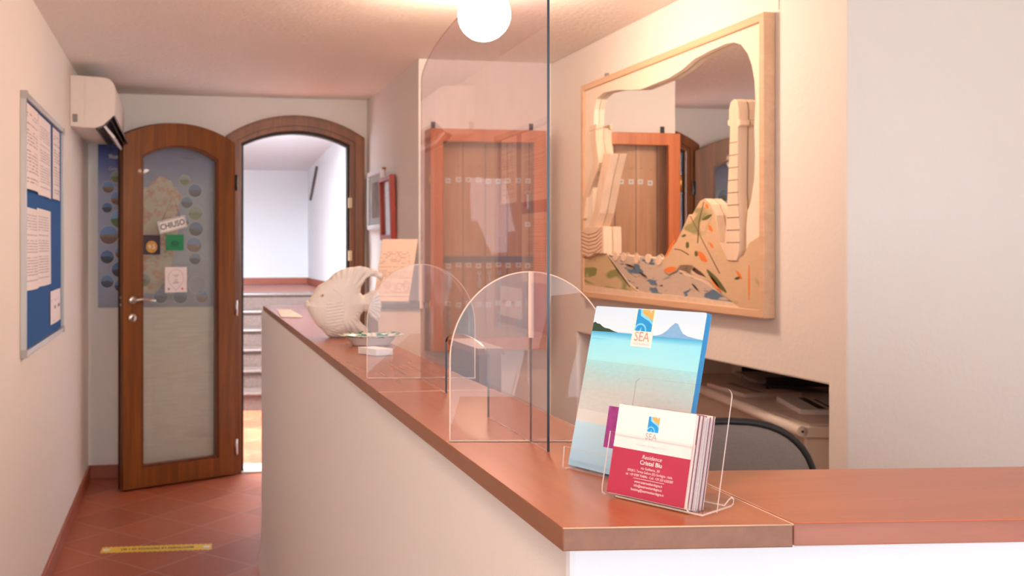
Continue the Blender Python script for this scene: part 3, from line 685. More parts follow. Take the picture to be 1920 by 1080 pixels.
# holder of the leaflets
hold = empty('leaflet_holder', M=BM, label='clear acrylic stand holding the blue seaside leaflets', cat='leaflet holder')
def strip_prism(pts, th, x0, x1, parent, name, mat=M_acrh, medge=M_acredge):
    """ribbon following pts (y,z in local frame) with thickness th extruded along local x"""
    P = [Vector(p) for p in pts]; n = len(P); L_, R_ = [], []
    for i in range(n):
        d = (P[min(i+1, n-1)]-P[max(i-1, 0)]).normalized(); nn = Vector((-d.y, d.x))*th/2
        L_.append(P[i]+nn); R_.append(P[i]-nn)
    vs = []
    for x in (x0, x1):
        vs += [(x, p.x, p.y) for p in L_]+[(x, p.x, p.y) for p in R_]
    m = MB(); m.v = [tuple(v) for v in vs]
    for i in range(n-1):
        for q in ((i, i+1, 2*n+i+1, 2*n+i), (n+i, 3*n+i, 3*n+i+1, n+i+1)): m.f.append(list(q)); m.m.append(0); m.sm.append(False)
        for o_ in (0, 2*n): m.f.append([o_+i, o_+n+i, o_+n+i+1, o_+i+1]); m.m.append(1); m.sm.append(False)
    for i in (0, n-1): m.f.append([i, 2*n+i, 3*n+i, n+i]); m.m.append(1); m.sm.append(False)
    return m.build(name, [mat, medge], parent, local=True)
# local: y up along the tilted sheet, z forward.
ca, sa = math.cos(lam), math.sin(lam)
def loc(hor, ver):   # hor = backward distance on the ledge, ver = height -> local (y, z)
    return (hor*sa+ver*ca, -(hor*ca-ver*sa))
strip_prism([loc(-.010, .022), loc(-.012, -.001), loc(-.008, -.002), loc(.012, -.002), loc(.018, .004), (.056, -.0085), (.060, -.0085), (.118, -.0085), (.120, -.0085)], .002, .004, BW-.020, hold, 'stand')
# business-card style cards
C0 = Vector((.4076, .9038, 1.1045)); cphi, clam = 1.037, .2542
CM, cr, cbk, cu_ = tilt(C0, cphi, clam); CWd, CH = .083, .0858
M_cedge = simple('card_edges', (236, 220, 216), .6, var=.1, scale=400)
cd0 = empty('business_card', M=CM, label='front card of the stack, white above and crimson below with address lettering', cat='card')
M_red = simple('crimson_print', (180, 44, 80), .45, var=.04)
MB().box(0, CWd, 0, CH, -.0004, 0).build('card', M_paper, cd0, local=True)
MB().box(0, CWd, 0, CH*.515, 0, .0001).build('crimson_field', M_red, cd0, local=True)
logo(cd0, .0405, .0705, .0118, .0145, .0001)
text('lettering', 'SEA', .0085, simple('silver_ink', (176, 170, 174), .5), cd0, .0395, .0560, .0002, sx=.9)
text('lettering', 'Vacanze in Sardegna e Corsica', .0026, simple('faint_blue_ink', (186, 205, 222), .5), cd0, .0415, .0488, .0002)
T = lambda s_, y, sz, **k: text('lettering', s_, sz, M_paper, cd0, .0435, y, .0002, **k)
T('Residence', .0372, .0052, shear=.25)
T('Cristal Blu', .0318, .0056, bold=.00014)
T('via Galliano, 20', .0272, .0033)
T('07028 S. Teresa Gallura (SS) Sardegna - Italia', .0236, .0033, sx=.80)
T('tel. +39 0789 754046 - Cell. +39 333 6250287', .0198, .0033, sx=.82)
MB().box(.0270, .0600, .0178, .0182, .0001, .0002).build('rule', M_paper, cd0, local=True)
T('www.seatravelsardegna.it', .0140, .0034, bold=.00003, sx=.85)
T('info@seatravelsardegna.it', .0103, .0034, bold=.00003, sx=.85)
T('booking@seatravelsardegna.it', .0064, .0034, bold=.00003, sx=.85)
proto = None
cm_ = MB().box(0, CWd, 0, CH, -.0004, 0, 0)
cp = cm_.build('business_card', [M_cedge]); dark_me = cp.data.copy(); dark_me.materials.clear(); dark_me.materials.append(simple('red_shaded_card_edges', (150, 96, 104), .6))  # darker copies stand for red edges and the shadowed gaps between cards
redc = MB().box(0, CWd, 0, CH*.515, 0, .0001, 0)
for k in range(1, 23):
    o = cp if k == 1 else cp.copy()
    if k > 1: COL.objects.link(o)
    if k in (2, 3, 7, 12, 16, 21): o.data = dark_me
    o.matrix_basis = CM @ Matrix.Translation((.0020+.00022*k+random.uniform(-.0006, .0006), random.uniform(-.0010, .0006) + (.0015 if k > 18 else 0), -.0009*k))
    setp(o, 'card packed behind the front crimson and white card, only its edge showing', 'card', 'cards behind the front card')
# little violet leaflet sticking out behind the cards
VM = CM @ Matrix.Translation((-.027, .042, -.0225))
vl = MB().box(0, .06, 0, .042, -.0006, 0).build('violet_leaflet', None or simple('violet_print', (190, 70, 178), .45, var=.75, scale=140)); vl.matrix_basis = VM
setp(vl, 'small violet leaflet sticking out to the left behind the stack of cards', 'leaflet')
ch = empty('card_holder', M=CM, label='clear acrylic holder with curled foot, holding the crimson and white cards', cat='card holder')
ca, sa = math.cos(clam), math.sin(clam)
def rib(depth, ver):  # depth = perpendicular distance behind the card, ver = along it
    return (ver, -depth)
# front pocket, base and back plate
strip_prism([(.058, .0028), (.007, .0028), (.0055, .0028), (.002, .0024), (-.0012, .0012), (-.0035, -.006), (-.0090, -.0245)], .0018, -.004, CWd+.004, ch, 'front_pocket')
bp = MB(); bp.prism([(-.002, -.006), (CWd+.018, -.006), (CWd+.018, .108)] + arc(CWd+.010, .108, .008, .008, 0, 90, 6)[1:] + [(.002, .116), (-.002, .112)], -.0262, -.0244, mi=0, mside=1)
bpo = bp.build('back_plate', [M_acrh, M_acredge], ch, local=True); bpo.data.materials.append(M_acrfaint)
for p_ in bpo.data.polygons:
    if p_.material_index == 1 and p_.center.x < CWd*.8 and p_.center.y > .02: p_.material_index = 2
def floc(hor, ver): return (hor*sa+ver*ca, -(hor*ca-ver*sa))
strip_prism([floc(.0, -.0025), floc(.050, -.0025), floc(.054, -.001), floc(.055, .003), floc(.051, .0055), floc(.046, .004), floc(.038, .000)], .0018, .010, CWd+.018, ch, 'foot')

# ------------------------------------------------------------------ fish, plate, card box, pamphlet
FO = [(.33,1.193),(.332,1.2),(.337,1.203),(.342,1.198),(.345,1.208),(.353,1.223),(.366,1.241),(.379,1.248),(.395,1.258),(.41,1.274),(.428,1.284),(.449,1.29),(.467,1.292),(.483,1.294),(.498,1.29),(.514,1.287),(.53,1.282),(.541,1.273),(.545,1.26),(.541,1.251),(.532,1.259),(.524,1.264),(.509,1.266),(.496,1.26),(.492,1.251),(.483,1.235),(.481,1.222),(.488,1.213),(.498,1.217),(.509,1.224),(.522,1.228),(.532,1.222),(.536,1.204),(.54,1.18),(.536,1.168),(.537,1.152),(.531,1.141),(.516,1.15),(.503,1.168),(.49,1.171),(.481,1.158),(.48,1.145),(.488,1.135),(.498,1.127),(.502,1.122),(.502,1.109),(.493,1.1005),(.441,1.1005),(.397,1.1005),(.387,1.107),(.382,1.117),(.364,1.131),(.348,1.154),(.341,1.17),(.337,1.18),(.33,1.183)]
def segd(p, a, b):
    ax, ay = a; bx_, by = b; dx, dy = bx_-ax, by-ay; L = dx*dx+dy*dy
    t_ = max(0, min(1, ((p[0]-ax)*dx+(p[1]-ay)*dy)/L)) if L else 0
    return math.hypot(p[0]-ax-t_*dx, p[1]-ay-t_*dy)
def inside(p, poly):
    c_ = False
    for i in range(len(poly)):
        a, b = poly[i], poly[i-1]
        if (a[1] > p[1]) != (b[1] > p[1]) and p[0] < (b[0]-a[0])*(p[1]-a[1])/(b[1]-a[1])+a[0]: c_ = not c_
    return c_
def fish_h(p):
    d = min(segd(p, FO[i], FO[(i+1) % len(FO)]) for i in range(len(FO)))
    R = .055; q = min(d/R, 1); h = .004+.030*math.sqrt(max(0, 1-(1-q)**2))
    x, z = p
    body = math.hypot((x-.415)/.085, (z-1.19)/.085)
    if body > .8: h = .004 + (h-.004)*max(.45, 1-(body-.8)*1.2)
    # fin rays fanning on dorsal, tail, ventral and side fins
    def rays(cx_, cz, n_, amp, r0, r1, a0, a1):
        amp *= 1.7
        r = math.hypot(x-cx_, z-cz); a = math.degrees(math.atan2(z-cz, x-cx_))
        if r0 < r < r1 and a0 < a < a1: return amp*math.sin(math.radians(a)*n_)*min(1, (r-r0)/.01, (r1-r)/.008)
        return 0
    h += rays(.42, 1.19, 36, .0016, .066, .2, 20, 115)
    h += rays(.42, 1.19, 34, .0016, .050, .2, -80, -18)
    h += rays(.49, 1.19, 26, .0016, .012, .2, -60, 50)
    if .385 < x < .432 and 1.135 < z < 1.195: h += .0018*math.sin((z-(x-.385)*.15)*2*math.pi/.0085)
    if .372 < x < .425 and 1.100 < z < 1.125: h += .0014*math.sin((z+x*.3)*2*math.pi/.007)
    g_ = abs(math.hypot(x-.375, z-1.175)-.060)   # gill arc
    if g_ < .003 and x > .40: h -= .0022*(1-g_/.003)
    return h
ptsv = []
for i in range(len(FO)):
    a, b = FO[i], FO[(i+1) % len(FO)]; n_ = max(1, int(math.hypot(b[0]-a[0], b[1]-a[1])/.004))
    for k in range(n_): ptsv.append((a[0]+(b[0]-a[0])*k/n_, a[1]+(b[1]-a[1])*k/n_))
nb_ = len(ptsv); inn = []
x = .330
st_ = .0026; row = 0; z_ = 1.1005
while z_ < 1.296:
    x = .328+(st_/2 if row % 2 else 0)
    while x < .548:
        if inside((x, z_), FO) and min(segd((x, z_), FO[i], FO[(i+1) % len(FO)]) for i in range(len(FO))) > .0018: inn.append((x, z_))
        x += st_
    z_ += st_*.9; row += 1
allp = [Vector(p) for p in ptsv+inn]
res = delaunay_2d_cdt(allp, [(i, (i+1) % nb_) for i in range(nb_)], [], 1, 1e-6)
V2, F2 = res[0], res[2]
fish = empty('ceramic_fish', (.42, 2.65, 1.10), 'cream ceramic fish ornament with fanned fins standing on the counter ledge behind the dish', 'ornament')
m = MB(); N = len(V2); hs = [fish_h((v.x, v.y)) for v in V2]
vs = [(v.x, 2.65-h, v.y) for v, h in zip(V2, hs)]+[(v.x, 2.65+h, v.y) for v, h in zip(V2, hs)]
m.add(vs, [tuple(f_) for f_ in F2]+[tuple(i+N for i in f_[::-1]) for f_ in F2], 0, True)
m.add([(p[0], 2.65-.004, p[1]) for p in ptsv]+[(p[0], 2.65+.004, p[1]) for p in ptsv], [(i, (i+1) % nb_, nb_+(i+1) % nb_, nb_+i) for i in range(nb_)], 0, True)
m.build('body', simple('bisque_ceramic', (240, 226, 214), .55, var=.10, scale=25, bump=.6), fish)
m = MB(); m.lathe([(0, .0052), (.0018, .005), (.0020, .0035), (.0052, .0030), (.0062, .001), (.006, -.004)], 16, Matrix.Translation((.373, 2.65-fish_h((.373, 1.216))+.0005, 1.216)) @ Matrix.Rotation(math.pi/2, 4, 'X'))
ey = m.build('eye', simple('bisque_rim', (236, 214, 192), .5), fish)
MB().lathe([(0, .0058), (.0018, .0053), (.0018, .004)], 12, Matrix.Translation((.373, 2.65-fish_h((.373, 1.216))+.0004, 1.216)) @ Matrix.Rotation(math.pi/2, 4, 'X')).build('pupil', M_black, ey)

pl = empty('decorated_dish', (.468, 2.425, 1.10), 'shallow white ceramic dish with green decoration in front of the fish', 'dish')
t = NT('painted_rim'); n = t.noise(t.co(), 55, 2, .5); n2 = t.noise(t.co(), 160, 2)
t.set(color=t.mix(t.math('GREATER_THAN', n, .56), t.mix(t.math('GREATER_THAN', n2, .66), srgb(240, 232, 220), srgb(150, 120, 96)), srgb(20, 140, 116)), rough=.25); M_rim = t.m
PMt = Matrix.Translation((.468, 2.425, 1.1005)) @ Matrix.Diagonal((1.0, .62, 1, 1))
MB().lathe([(0, 0), (.047, 0), (.048, .003), (.058, .013), (.064, .020)], 56, PMt).build('bowl', simple('dish_glaze', (226, 212, 204), .3), pl)
MB().lathe([(.064, .020), (.083, .0245), (.0835, .0265), (.064, .0235), (.052, .014), (.045, .006), (0, .005)], 56, PMt).build('painted_rim', M_rim, pl)
M_gg = simple('green_glaze', (22, 128, 100), .3, var=.3); GL = [(-.050, 0.030), (-.02, .035), (.0, .030), (.022, -.02), (.055, -.01), (.064, .01), (-.035, -.02)]
for x, y in GL:
    a = random.random()*6; r = .009
    q = [(x+r*1.5*math.cos(a), y+r*1.5*math.sin(a)*.6, .027), (x+r*.5*math.cos(a+1.6), y+r*.5*math.sin(a+1.6), .030), (x-r*1.3*math.cos(a), y-r*1.3*math.sin(a)*.6, .032), (x+r*.5*math.cos(a-1.6), y+r*.5*math.sin(a-1.6), .029)]
    q = [(PMt @ Vector(p)) for p in q]; q2 = [p+Vector((0,0,.0012)) for p in q]
    m = MB(); m.add(q+q2, [(0,1,2,3),(7,6,5,4),(0,4,5,1),(1,5,6,2),(2,6,7,3),(3,7,4,0)]); m.build('leaf_relief', M_gg, pl)

cbx = MB(); cbx.prism([(.430, 2.168), (.471, 2.178), (.441, 2.240), (.400, 2.230)], 1.1005, 1.1155)
setp(cbx.build('small_white_box', M_paper, bevel=.0008), 'small flat white box lying on the ledge in front of the dish', 'box')
pam = MB(); pam.prism([(.345, 3.45), (.42, 3.42), (.425, 3.86), (.372, 3.90)], 1.1005, 1.1035)
setp(pam.build('open_booklet', M_paper, bevel=.001), 'thin white booklet lying on the far end of the counter ledge', 'booklet')

# sloping stand with printed sheet beyond the counter
pd = empty('display_pedestal', (.98, 4.45, 0), 'pale narrow pedestal with a grey top beyond the far end of the counter', 'pedestal')
MB().box(.875, 1.085, 4.36, 4.58, 0, 1.075).build('column', simple('pale_beige_panel', (214, 190, 170), .6), pd)
MB().box(.862, 1.10, 4.34, 4.598, 1.075, 1.095).build('top_plate', simple('grey_plate', (128, 116, 116), .4), pd)
DS0 = Vector((.866, 4.44, 1.096)); dr = Vector((.160, -.03, 0)); du = Vector((.052, .03, .290))
dM = frame(DS0, dr, du-dr*(du.dot(dr)/dr.dot(dr)))
sk_ = MB(); W_ = dr.length
shx = du.dot(dr.normalized()); shy = (du-dr.normalized()*shx).length
quad = [(0,0),(W_,0),(W_+shx,shy),(shx,shy)]
# leaning reading stand: board turned on its side so that it slopes to the right
dsp = empty('document_stand', M=dM, label='sloping board with a printed regulation sheet, on the grey-topped pedestal near the pictures', cat='document stand')
MB().prism(quad, -.006, 0).build('board', simple('clear_board', (226, 200, 180), .3), dsp, local=True)
MB().prism([(.004,.003),(W_-.004,.003),(W_+shx-.006,shy-.004),(shx+.004,shy-.004)], 0, .0008).build('printed_sheet', printed('regulation_sheet', (236, 206, 186), (186, 156, 142), .0085, W=.19, Hh=.27, dens=.47), dsp, local=True)
MB().box(-.004, W_+.004, -.012, .004, -.006, .012).build('lip', simple('grey_lip', (150, 132, 128), .4), dsp, local=True)

# ------------------------------------------------------------------ pictures on the side wall
def picture(y0, y1, z0, z1, mat, fwid, label, lean=0, inner_mat=None, depth=.022):
    # local x = from far (y1) to near (y0) so that it reads left->right seen from the corridor
    M = frame((SX-.002, y1, z0), (0,-1,0), (0,0,1)) @ Matrix.Rotation(lean, 4, 'X')
    W, Hh = y1-y0, z1-z0
    p_ = empty('framed_picture', M=M, label=label, cat='picture')
    m = MB(); m.prism([(0,0),(W,0),(W,Hh),(0,Hh)], 0, depth, holes=[[(fwid,fwid),(W-fwid,fwid),(W-fwid,Hh-fwid),(fwid,Hh-fwid)]]); m.build('frame', mat, p_, local=True, bevel=.004)
    MB().box(fwid, W-fwid, fwid, Hh-fwid, .001, .008).build('mount', M_paper if not inner_mat else inner_mat[0], p_, local=True)
    if inner_mat and inner_mat[1]: MB().box(W*.22, W*.78, Hh*.2, Hh*.8, .008, .009).build('print', inner_mat[1], p_, local=True)
    MB().box(fwid, W-fwid, fwid, Hh-fwid, .012, .014).build('glazing', M_glassc, p_, local=True)
    return p_
t = NT('dark_engraving'); n = t.noise(t.co(), 12, 4); t.set(color=t.ramp(n, [(.35, srgb(96, 100, 108)), (.7, srgb(176, 156, 130))]), rough=.5)
picture(5.39, 5.81, 1.452, 1.795, simple('white_frame', (232, 232, 234), .35), .028, 'white-framed picture with a grey print on the side wall, nearer the doorway', .0, (simple('pale_mount', (196, 204, 206), .6), t.m))
picture(5.075, 5.375, 1.390, 1.735, simple('red_frame', (170, 58, 40), .4), .028, 'red wooden-framed certificate tilted out from the side wall above the pedestal', math.radians(1.6), (printed('certificate', (216, 214, 216), (190, 186, 190), .012, W=.3, Hh=.3), None), .03)
nl = MB().tube([(SX, 5.375, 1.79), (SX-.02, 5.375, 1.79)], .006, 8); setp(nl.build('wall_hook', M_brass), 'small brass hook in the side wall between the two framed pictures', 'hook')

# ------------------------------------------------------------------ key cabinet
KX0, KX1, KZ0, KZ1, KD = 1.150, 1.722, .86, 1.906, .11
KY = CY-KD   # front plane
kc = empty('key_cabinet', (1.436, CY, KZ0), 'glass-fronted orange pine key cabinet hanging on the wall behind the screen', 'cabinet')
MB().box(KX0, KX0+.018, KY+.022, CY-.001, KZ0, KZ1).box(KX1-.018, KX1, KY+.022, CY-.001, KZ0, KZ1).box(KX0+.018, KX1-.018, KY+.022, CY-.001, KZ0, KZ0+.018).box(KX0+.018, KX1-.018, KY+.022, CY-.001, KZ1-.018, KZ1).build('carcass', M_cab, kc)
t = NT('boarded_pine'); t2 = t.co(); sp = t.n('ShaderNodeSeparateXYZ'); t.l(t2, sp.inputs[0])
fr_ = t.math('FRACT', t.math('MULTIPLY', sp.outputs[0], 9)); gr = t.math('LESS_THAN', fr_, .04)
n = t.noise(t.mapping((18, 18, 1.2)), 1.6, 5, .6, .5); t.set(color=t.mix(gr, t.ramp(n, [(.3, srgb(186, 128, 84)), (.7, srgb(214, 160, 114))]), srgb(110, 66, 38)), rough=.5)
MB().box(KX0+.018, KX1-.018, CY-.014, CY-.001, KZ0+.018, KZ1-.018).build('back_board', t.m, kc)
kd = MB(); kd.prism([(KX0, KZ0), (KX1, KZ0), (KX1, KZ1), (KX0, KZ1)], 0, .022, XZ(KY+.022), holes=[[(KX0+.062, KZ0+.06), (KX1-.062, KZ0+.06), (KX1-.062, KZ1-.06), (KX0+.062, KZ1-.06)]])
kdo = kd.build('door', M_cab, kc, bevel=.003)
MB().box(KX0+.062, KX1-.062, KY+.009, KY+.013, KZ0+.06, KZ1-.06).build('pane', M_glassc, kdo)
m = MB().tube([(KX0-.004, KY+.004, 1.62), (KX0-.004, KY+.004, 1.70)], .006, 8).tube([(KX0-.004, KY+.004, 1.02), (KX0-.004, KY+.004, 1.10)], .006, 8); m.build('hinge', M_brass, kc)
for x in (KX0+.03, KX1-.05): MB().box(x, x+.02, CY-.006, CY-.001, KZ1, KZ1+.045).build('hanging_bracket', M_black, kc)
MB().box(KX0+.02, KX1-.02, CY-.02, CY-.014, 1.275, 1.305).build('slate_strip', simple('grey_strip', (118, 116, 122), .5), kc)
tagp = MB().box(-.0135, .0135, -.0125, .0125, 0, .001, 0).box(-.006, .006, -.003, .003, .001, .0013, 1)
tag_o = None; G_T = 'white number tags in the key cabinet'
# nine hooks and tags a row: parts of the cabinet
hk = MB().tube([(0, 0, 0), (0, 0, .014), (0, .003, .018), (0, .007, .019)], .0017, 6)
kh = key_o = None
for zi, zz in enumerate((1.670, 1.262, 1.075)):
    for i in range(9):
        xx = 1.262+i*.0500+random.uniform(-.002, .002); z2 = zz+random.uniform(-.004, .004)
        if tag_o is None:
            tag_o = tagp.build('number_tag', [simple('tag_paper', (236, 226, 214), .6), M_grey], kc, local=True); o = tag_o
            hk_o = hk.build('hook', M_brass, kc, local=True); h = hk_o
        else:
            o = tag_o.copy(); COL.objects.link(o); h = hk_o.copy(); COL.objects.link(h)
        bs = wm(kc).inverted()
        yb = CY-(.0145 if zi != 9 else .02)
        o.matrix_basis = bs @ frame((xx, yb, z2), (1,0,0), (0,0,1)); h.matrix_basis = bs @ frame((xx, yb, z2+(.065 if zi == 0 else -.02)), (1,0,0), (0,0,1))
o = tag_o.copy(); COL.objects.link(o); o.matrix_basis = bs @ frame((1.66, CY-.0145, 1.46), (1,0,0), (0,0,1))
# keys
def key(x, z, label):
    r = empty('room_key', M=frame((x, CY-.030, z), (1,0,0), (0,0,1)), label=label, cat='key', group='room keys hanging in the cabinet')
    MB().prism(circ(0, -.012, .010, 14), -.001, .001, holes=[circ(0, -.008, .004, 10)]).prism([(-.0025,-.052),(.0025,-.052),(.0025,-.02),(-.0025,-.02)], -.001, .001).prism([(.0025,-.050),(.008,-.050),(.008,-.040),(.0025,-.040)], -.001, .001).build('blade', M_chrome, r, local=True)
    MB().prism(rrect(-.009, -.085, .009, -.050, .004, 3), .0014, .0035).build('fob', simple('fob_plastic', (190, 176, 170), .4), r, local=True)
kl = 'steel room key on a pale fob hanging in the key cabinet'
for i in (0, 3, 4, 5, 8): key(1.262+i*.0500, 1.238, kl)
for i in (0, 2, 5, 7): key(1.262+i*.0500, 1.050, kl)
rk = empty('key_bunch', M=frame((1.655, CY-.030, 1.615), (1,0,0), (0,0,1)), label='bunch of keys with red and white tags at the right side of the key cabinet', cat='key bunch')
for j, (dx, cc) in enumerate(((-.012, (196, 60, 56)), (.0, (228, 220, 214)), (.012, (170, 150, 140)))):
    MB().prism([(dx-.005,-.07-.01*j),(dx+.005,-.07-.01*j),(dx+.004,-.01),(dx-.004,-.01)], .001*j, .001*j+.001).build('key_tag', simple('tag_colour', cc, .5), rk, local=True)
MB().tube([(.012*math.cos(a/16*6.283), -.004+.012*math.sin(a/16*6.283), .0) for a in range(16)], .0014, 6, closed=True).build('ring', M_chrome, rk, local=True)

# ------------------------------------------------------------------ carved mirror on the right wall
mi_ = empty('carved_mirror', (RX, 3.43, 1.13), 'large pale wood mirror carved with a tower, hills and painted sea on right wall', 'mirror')
MY0, MY1, MZ0, MZ1 = 2.747, 4.140, 1.128, 2.062
XF = 1.745  # front of the frame
def mp(name, pts, x0, x1, mat, holes=(), parent=None, bevel=.0012, side=None):
    m = MB(); m.prism(pts, x0, x1, YZ(0), holes=holes, mi=0, mside=(1 if side else 0)); return m.build(name, [mat, side] if side else mat, parent or mi_, bevel=bevel)
fwm = .026
mp('frame', [(MY0,MZ0),(MY1,MZ0),(MY1,MZ1),(MY0,MZ1)], XF, 1.784, M_lightY, holes=[[(MY0+fwm,MZ0+fwm),(MY1-fwm,MZ0+fwm),(MY1-fwm,MZ1-fwm),(MY0+fwm,MZ1-fwm)]], bevel=.003)
t = NT('mirror_glass'); t.set(color=(.90, .90, .88, 1), metal=1, rough=.0)
MB().box(1.779, 1.783, MY0+fwm, MY1-fwm, MZ0+fwm, MZ1-fwm).build('mirror_plate', t.m, mi_)
X0, X1 = 1.755, 1.7785
op = [(4.030,1.20),(4.030,1.724),(4.024,1.867),(4.018,1.942),(3.996,1.983),(3.926,1.999),(3.799,1.991),(3.702,1.975),(3.581,1.958),(3.487,1.961),(3.361,1.964),(3.265,1.977),(3.175,2.0),(3.079,2.007),(2.977,2.011),(2.929,2.006),(2.887,1.99),(2.85,1.954),(2.828,1.914),(2.812,1.86),(2.807,1.799),(2.811,1.759),(2.814,1.719),(2.809,1.625),(2.814,1.557),(2.833,1.488),(2.849,1.464),(2.858,1.412),(2.858,1.352),(2.86,1.20)]
i0, i1, j0, j1 = MY0+fwm, MY1-fwm, MZ0+fwm, MZ1-fwm
surround = [(i1, j0), (i1, j1), (i0, j1), (i0, j0), (2.86, j0), (2.86, 1.20)] + op[::-1][1:-1] + [(4.030, 1.20), (4.030, j0)]
mp('surround', surround, X0, X1, M_cream)
def dab(name, base, cols, sc, thr, seed=0):
    t = NT(name); c = srgb(*base)
    g0 = t.noise(t.mapping((12, 12, 12)), 2, 3); c = t.mix(t.math('MULTIPLY', g0, .5), c, tuple(x*.8 for x in c[:3])+(1,))
    for i, (cc, th_, s_, mp_) in enumerate(cols):
        n = t.noise(t.mapping(mp_, loc=(i*3.1+seed, i*7.7, i*1.3)), s_, 2, .5, .8)
        c = t.mix(t.ramp(n, [(th_, (0,0,0,1)), (th_+.04, (1,1,1,1))]), c, srgb(*cc))
    t.set(color=c, rough=.6); t.bump(t.noise(t.mapping((30, 10, 30)), 3, 3), .5, .003); return t.m
M_hillm = dab('painted_hill', (216, 184, 148), [((150, 142, 96), .66, 6, (1, .6, 1.6)), ((236, 150, 96), .70, 5, (1, .8, 1.2))], 1, 1, 3)
M_lhill = dab('painted_green_hill', (206, 180, 140), [((138, 140, 88), .56, 6, (1, .6, 3))], 1, 1, 9)
M_seam = dab('painted_sea', (204, 184, 166), [((92, 118, 142), .56, 8, (1, .7, 3.2)), ((62, 62, 76), .66, 14, (1, .6, 3))], 1, 1, 5)
hill = [(2.86,1.321),(2.9,1.308),(2.953,1.305),(2.978,1.335),(2.998,1.363),(3.011,1.405),(3.026,1.452),(3.055,1.49),(3.095,1.511),(3.126,1.504),(3.158,1.478),(3.179,1.457),(3.201,1.461),(3.246,1.41),(3.291,1.365),(3.371,1.319),(3.395,1.296),(3.386,1.26),(3.35,1.247),(3.295,1.262),(3.264,1.283),(3.183,1.284),(3.112,1.258),(3.027,1.211),(2.947,1.176),(2.885,j0+.001),(i0+.001,j0+.001),(i0+.001,1.38),(2.83,1.36)]
lh = [(i1-.001,1.309),(4.041,1.305),(3.969,1.322),(3.88,1.32),(3.777,1.258),(3.68,1.207),(3.587,1.174),(3.56,j0+.001),(i1-.001,j0+.001)]
seap = [(3.88,1.318),(3.82,1.314),(3.73,1.317),(3.64,1.310),(3.543,1.311),(3.46,1.305),(3.385,1.303),(3.24,1.25),(3.12,1.23),(3.00,1.19),(2.90,j0+.001),(3.60,j0+.001),(3.66,1.18),(3.777,1.25)]
mp('painted_hill', hill, X0-.007, X1, M_hillm, side=M_light)
mp('green_hill', lh, X0-.004, X1, M_lhill, side=M_light)
mp('painted_sea', seap, X0-.001, X1, M_seam, side=M_light)
MB().prism([(i0,j0),(i1,j0),(i1,j0+.028),(3.5,j0+.020),(3.0,j0+.016),(i0,j0+.012)][::1], X0-.006, X0-.0045+.004, YZ(0)).build('foreground', M_light, mi_)
for (y, z) in ((3.80, 1.310), (3.725, 1.308), (3.61, 1.302), (3.515, 1.304), (3.43, 1.298)):
    mp('round_chip', circ(y, z, .024, 16, .018), X0-.004, X0-.001, M_light)
tower = [(2.938,1.791),(2.929,1.812),(2.907,1.820),(2.889,1.810),(2.882,1.783),(2.882,1.751),(2.874,1.749),(2.874,1.732),(2.886,1.728),(2.890,1.522),(2.879,1.419),(2.877,1.335),(2.892,1.303),(2.948,1.303),(2.966,1.335),(2.955,1.421),(2.938,1.628),(2.932,1.734),(2.946,1.741),(2.946,1.756),(2.938,1.758)]
tw = mp('carved_tower', tower, X0-.012, X1, M_light, bevel=.003)
m = MB()
for k in range(9):
    z = 1.68-k*.040; wd = .024+.0018*k; m.box(X0-.0128, X0-.0118, 2.912-wd, 2.912+wd, z, z+.0022)
m.build('incised_line', simple('scorched_line', (120, 84, 62), .7), tw)
for k, (a, b) in enumerate((((3.19,1.455),(3.00,1.26)),((3.10,1.50),(3.14,1.36)),((3.30,1.34),(3.20,1.32)))):
    MB().tube([(X0-.0075, a[0], a[1]), (X0-.0075, (a[0]+b[0])/2+.01, (a[1]+b[1])/2+.008), (X0-.0075, b[0], b[1])], .0016, 5).build('incised_line', simple('burnt_line', (110, 76, 56), .7), mi_)
M_org = simple('orange_paint', (238, 130, 62), .6, var=.15); M_grn = simple('olive_paint', (96, 102, 60), .6, var=.2)
def stroke(a, b, w_, mat, name):
    a = Vector(a); b = Vector(b); n_ = 6; d = (b-a).normalized(); nn = Vector((-d.y, d.x)); L_ = []; R_ = []
    for i in range(n_+1):
        p_ = a.lerp(b, i/n_); ww = w_*math.sin(math.pi*(i+.5)/(n_+1))+.001; L_.append(tuple(p_+nn*ww)); R_.append(tuple(p_-nn*ww*.8))
    m = MB(); m.prism(L_+R_[::-1], X0-.0078, X0-.0070, YZ(0)); return m.build(name, mat, mi_)
for a, b, w_ in (((3.38,1.262),(3.29,1.272),.010),((3.30,1.37),(3.37,1.31),.006),((3.14,1.33),(3.08,1.30),.014),((3.06,1.25),(2.99,1.20),.008),((3.09,1.49),(3.07,1.48),.008),((3.07,1.42),(3.045,1.40),.008),((2.90,1.27),(2.87,1.245),.006),((2.83,1.29),(2.83,1.18),.0035),((3.06,1.36),(3.04,1.345),.006)): stroke(a, b, w_, M_org, 'orange_stroke')
for a, b, w_ in (((3.08,1.27),(2.96,1.20),.012),((3.22,1.36),(3.20,1.35),.012),((3.16,1.33),(3.14,1.32),.010),((3.11,1.44),(3.05,1.455),.006),((3.25,1.385),(3.22,1.39),.004),((2.91,1.245),(2.88,1.25),.004)): stroke(a, b, w_, M_grn, 'olive_stroke')
for a, b in (((3.86,1.31),(3.66,1.19)),((3.70,1.28),(3.62,1.27)),((3.58,1.25),(3.52,1.235)),((3.18,1.22),(3.14,1.20))): stroke(a, b, .003, M_ink, 'charcoal_stroke')
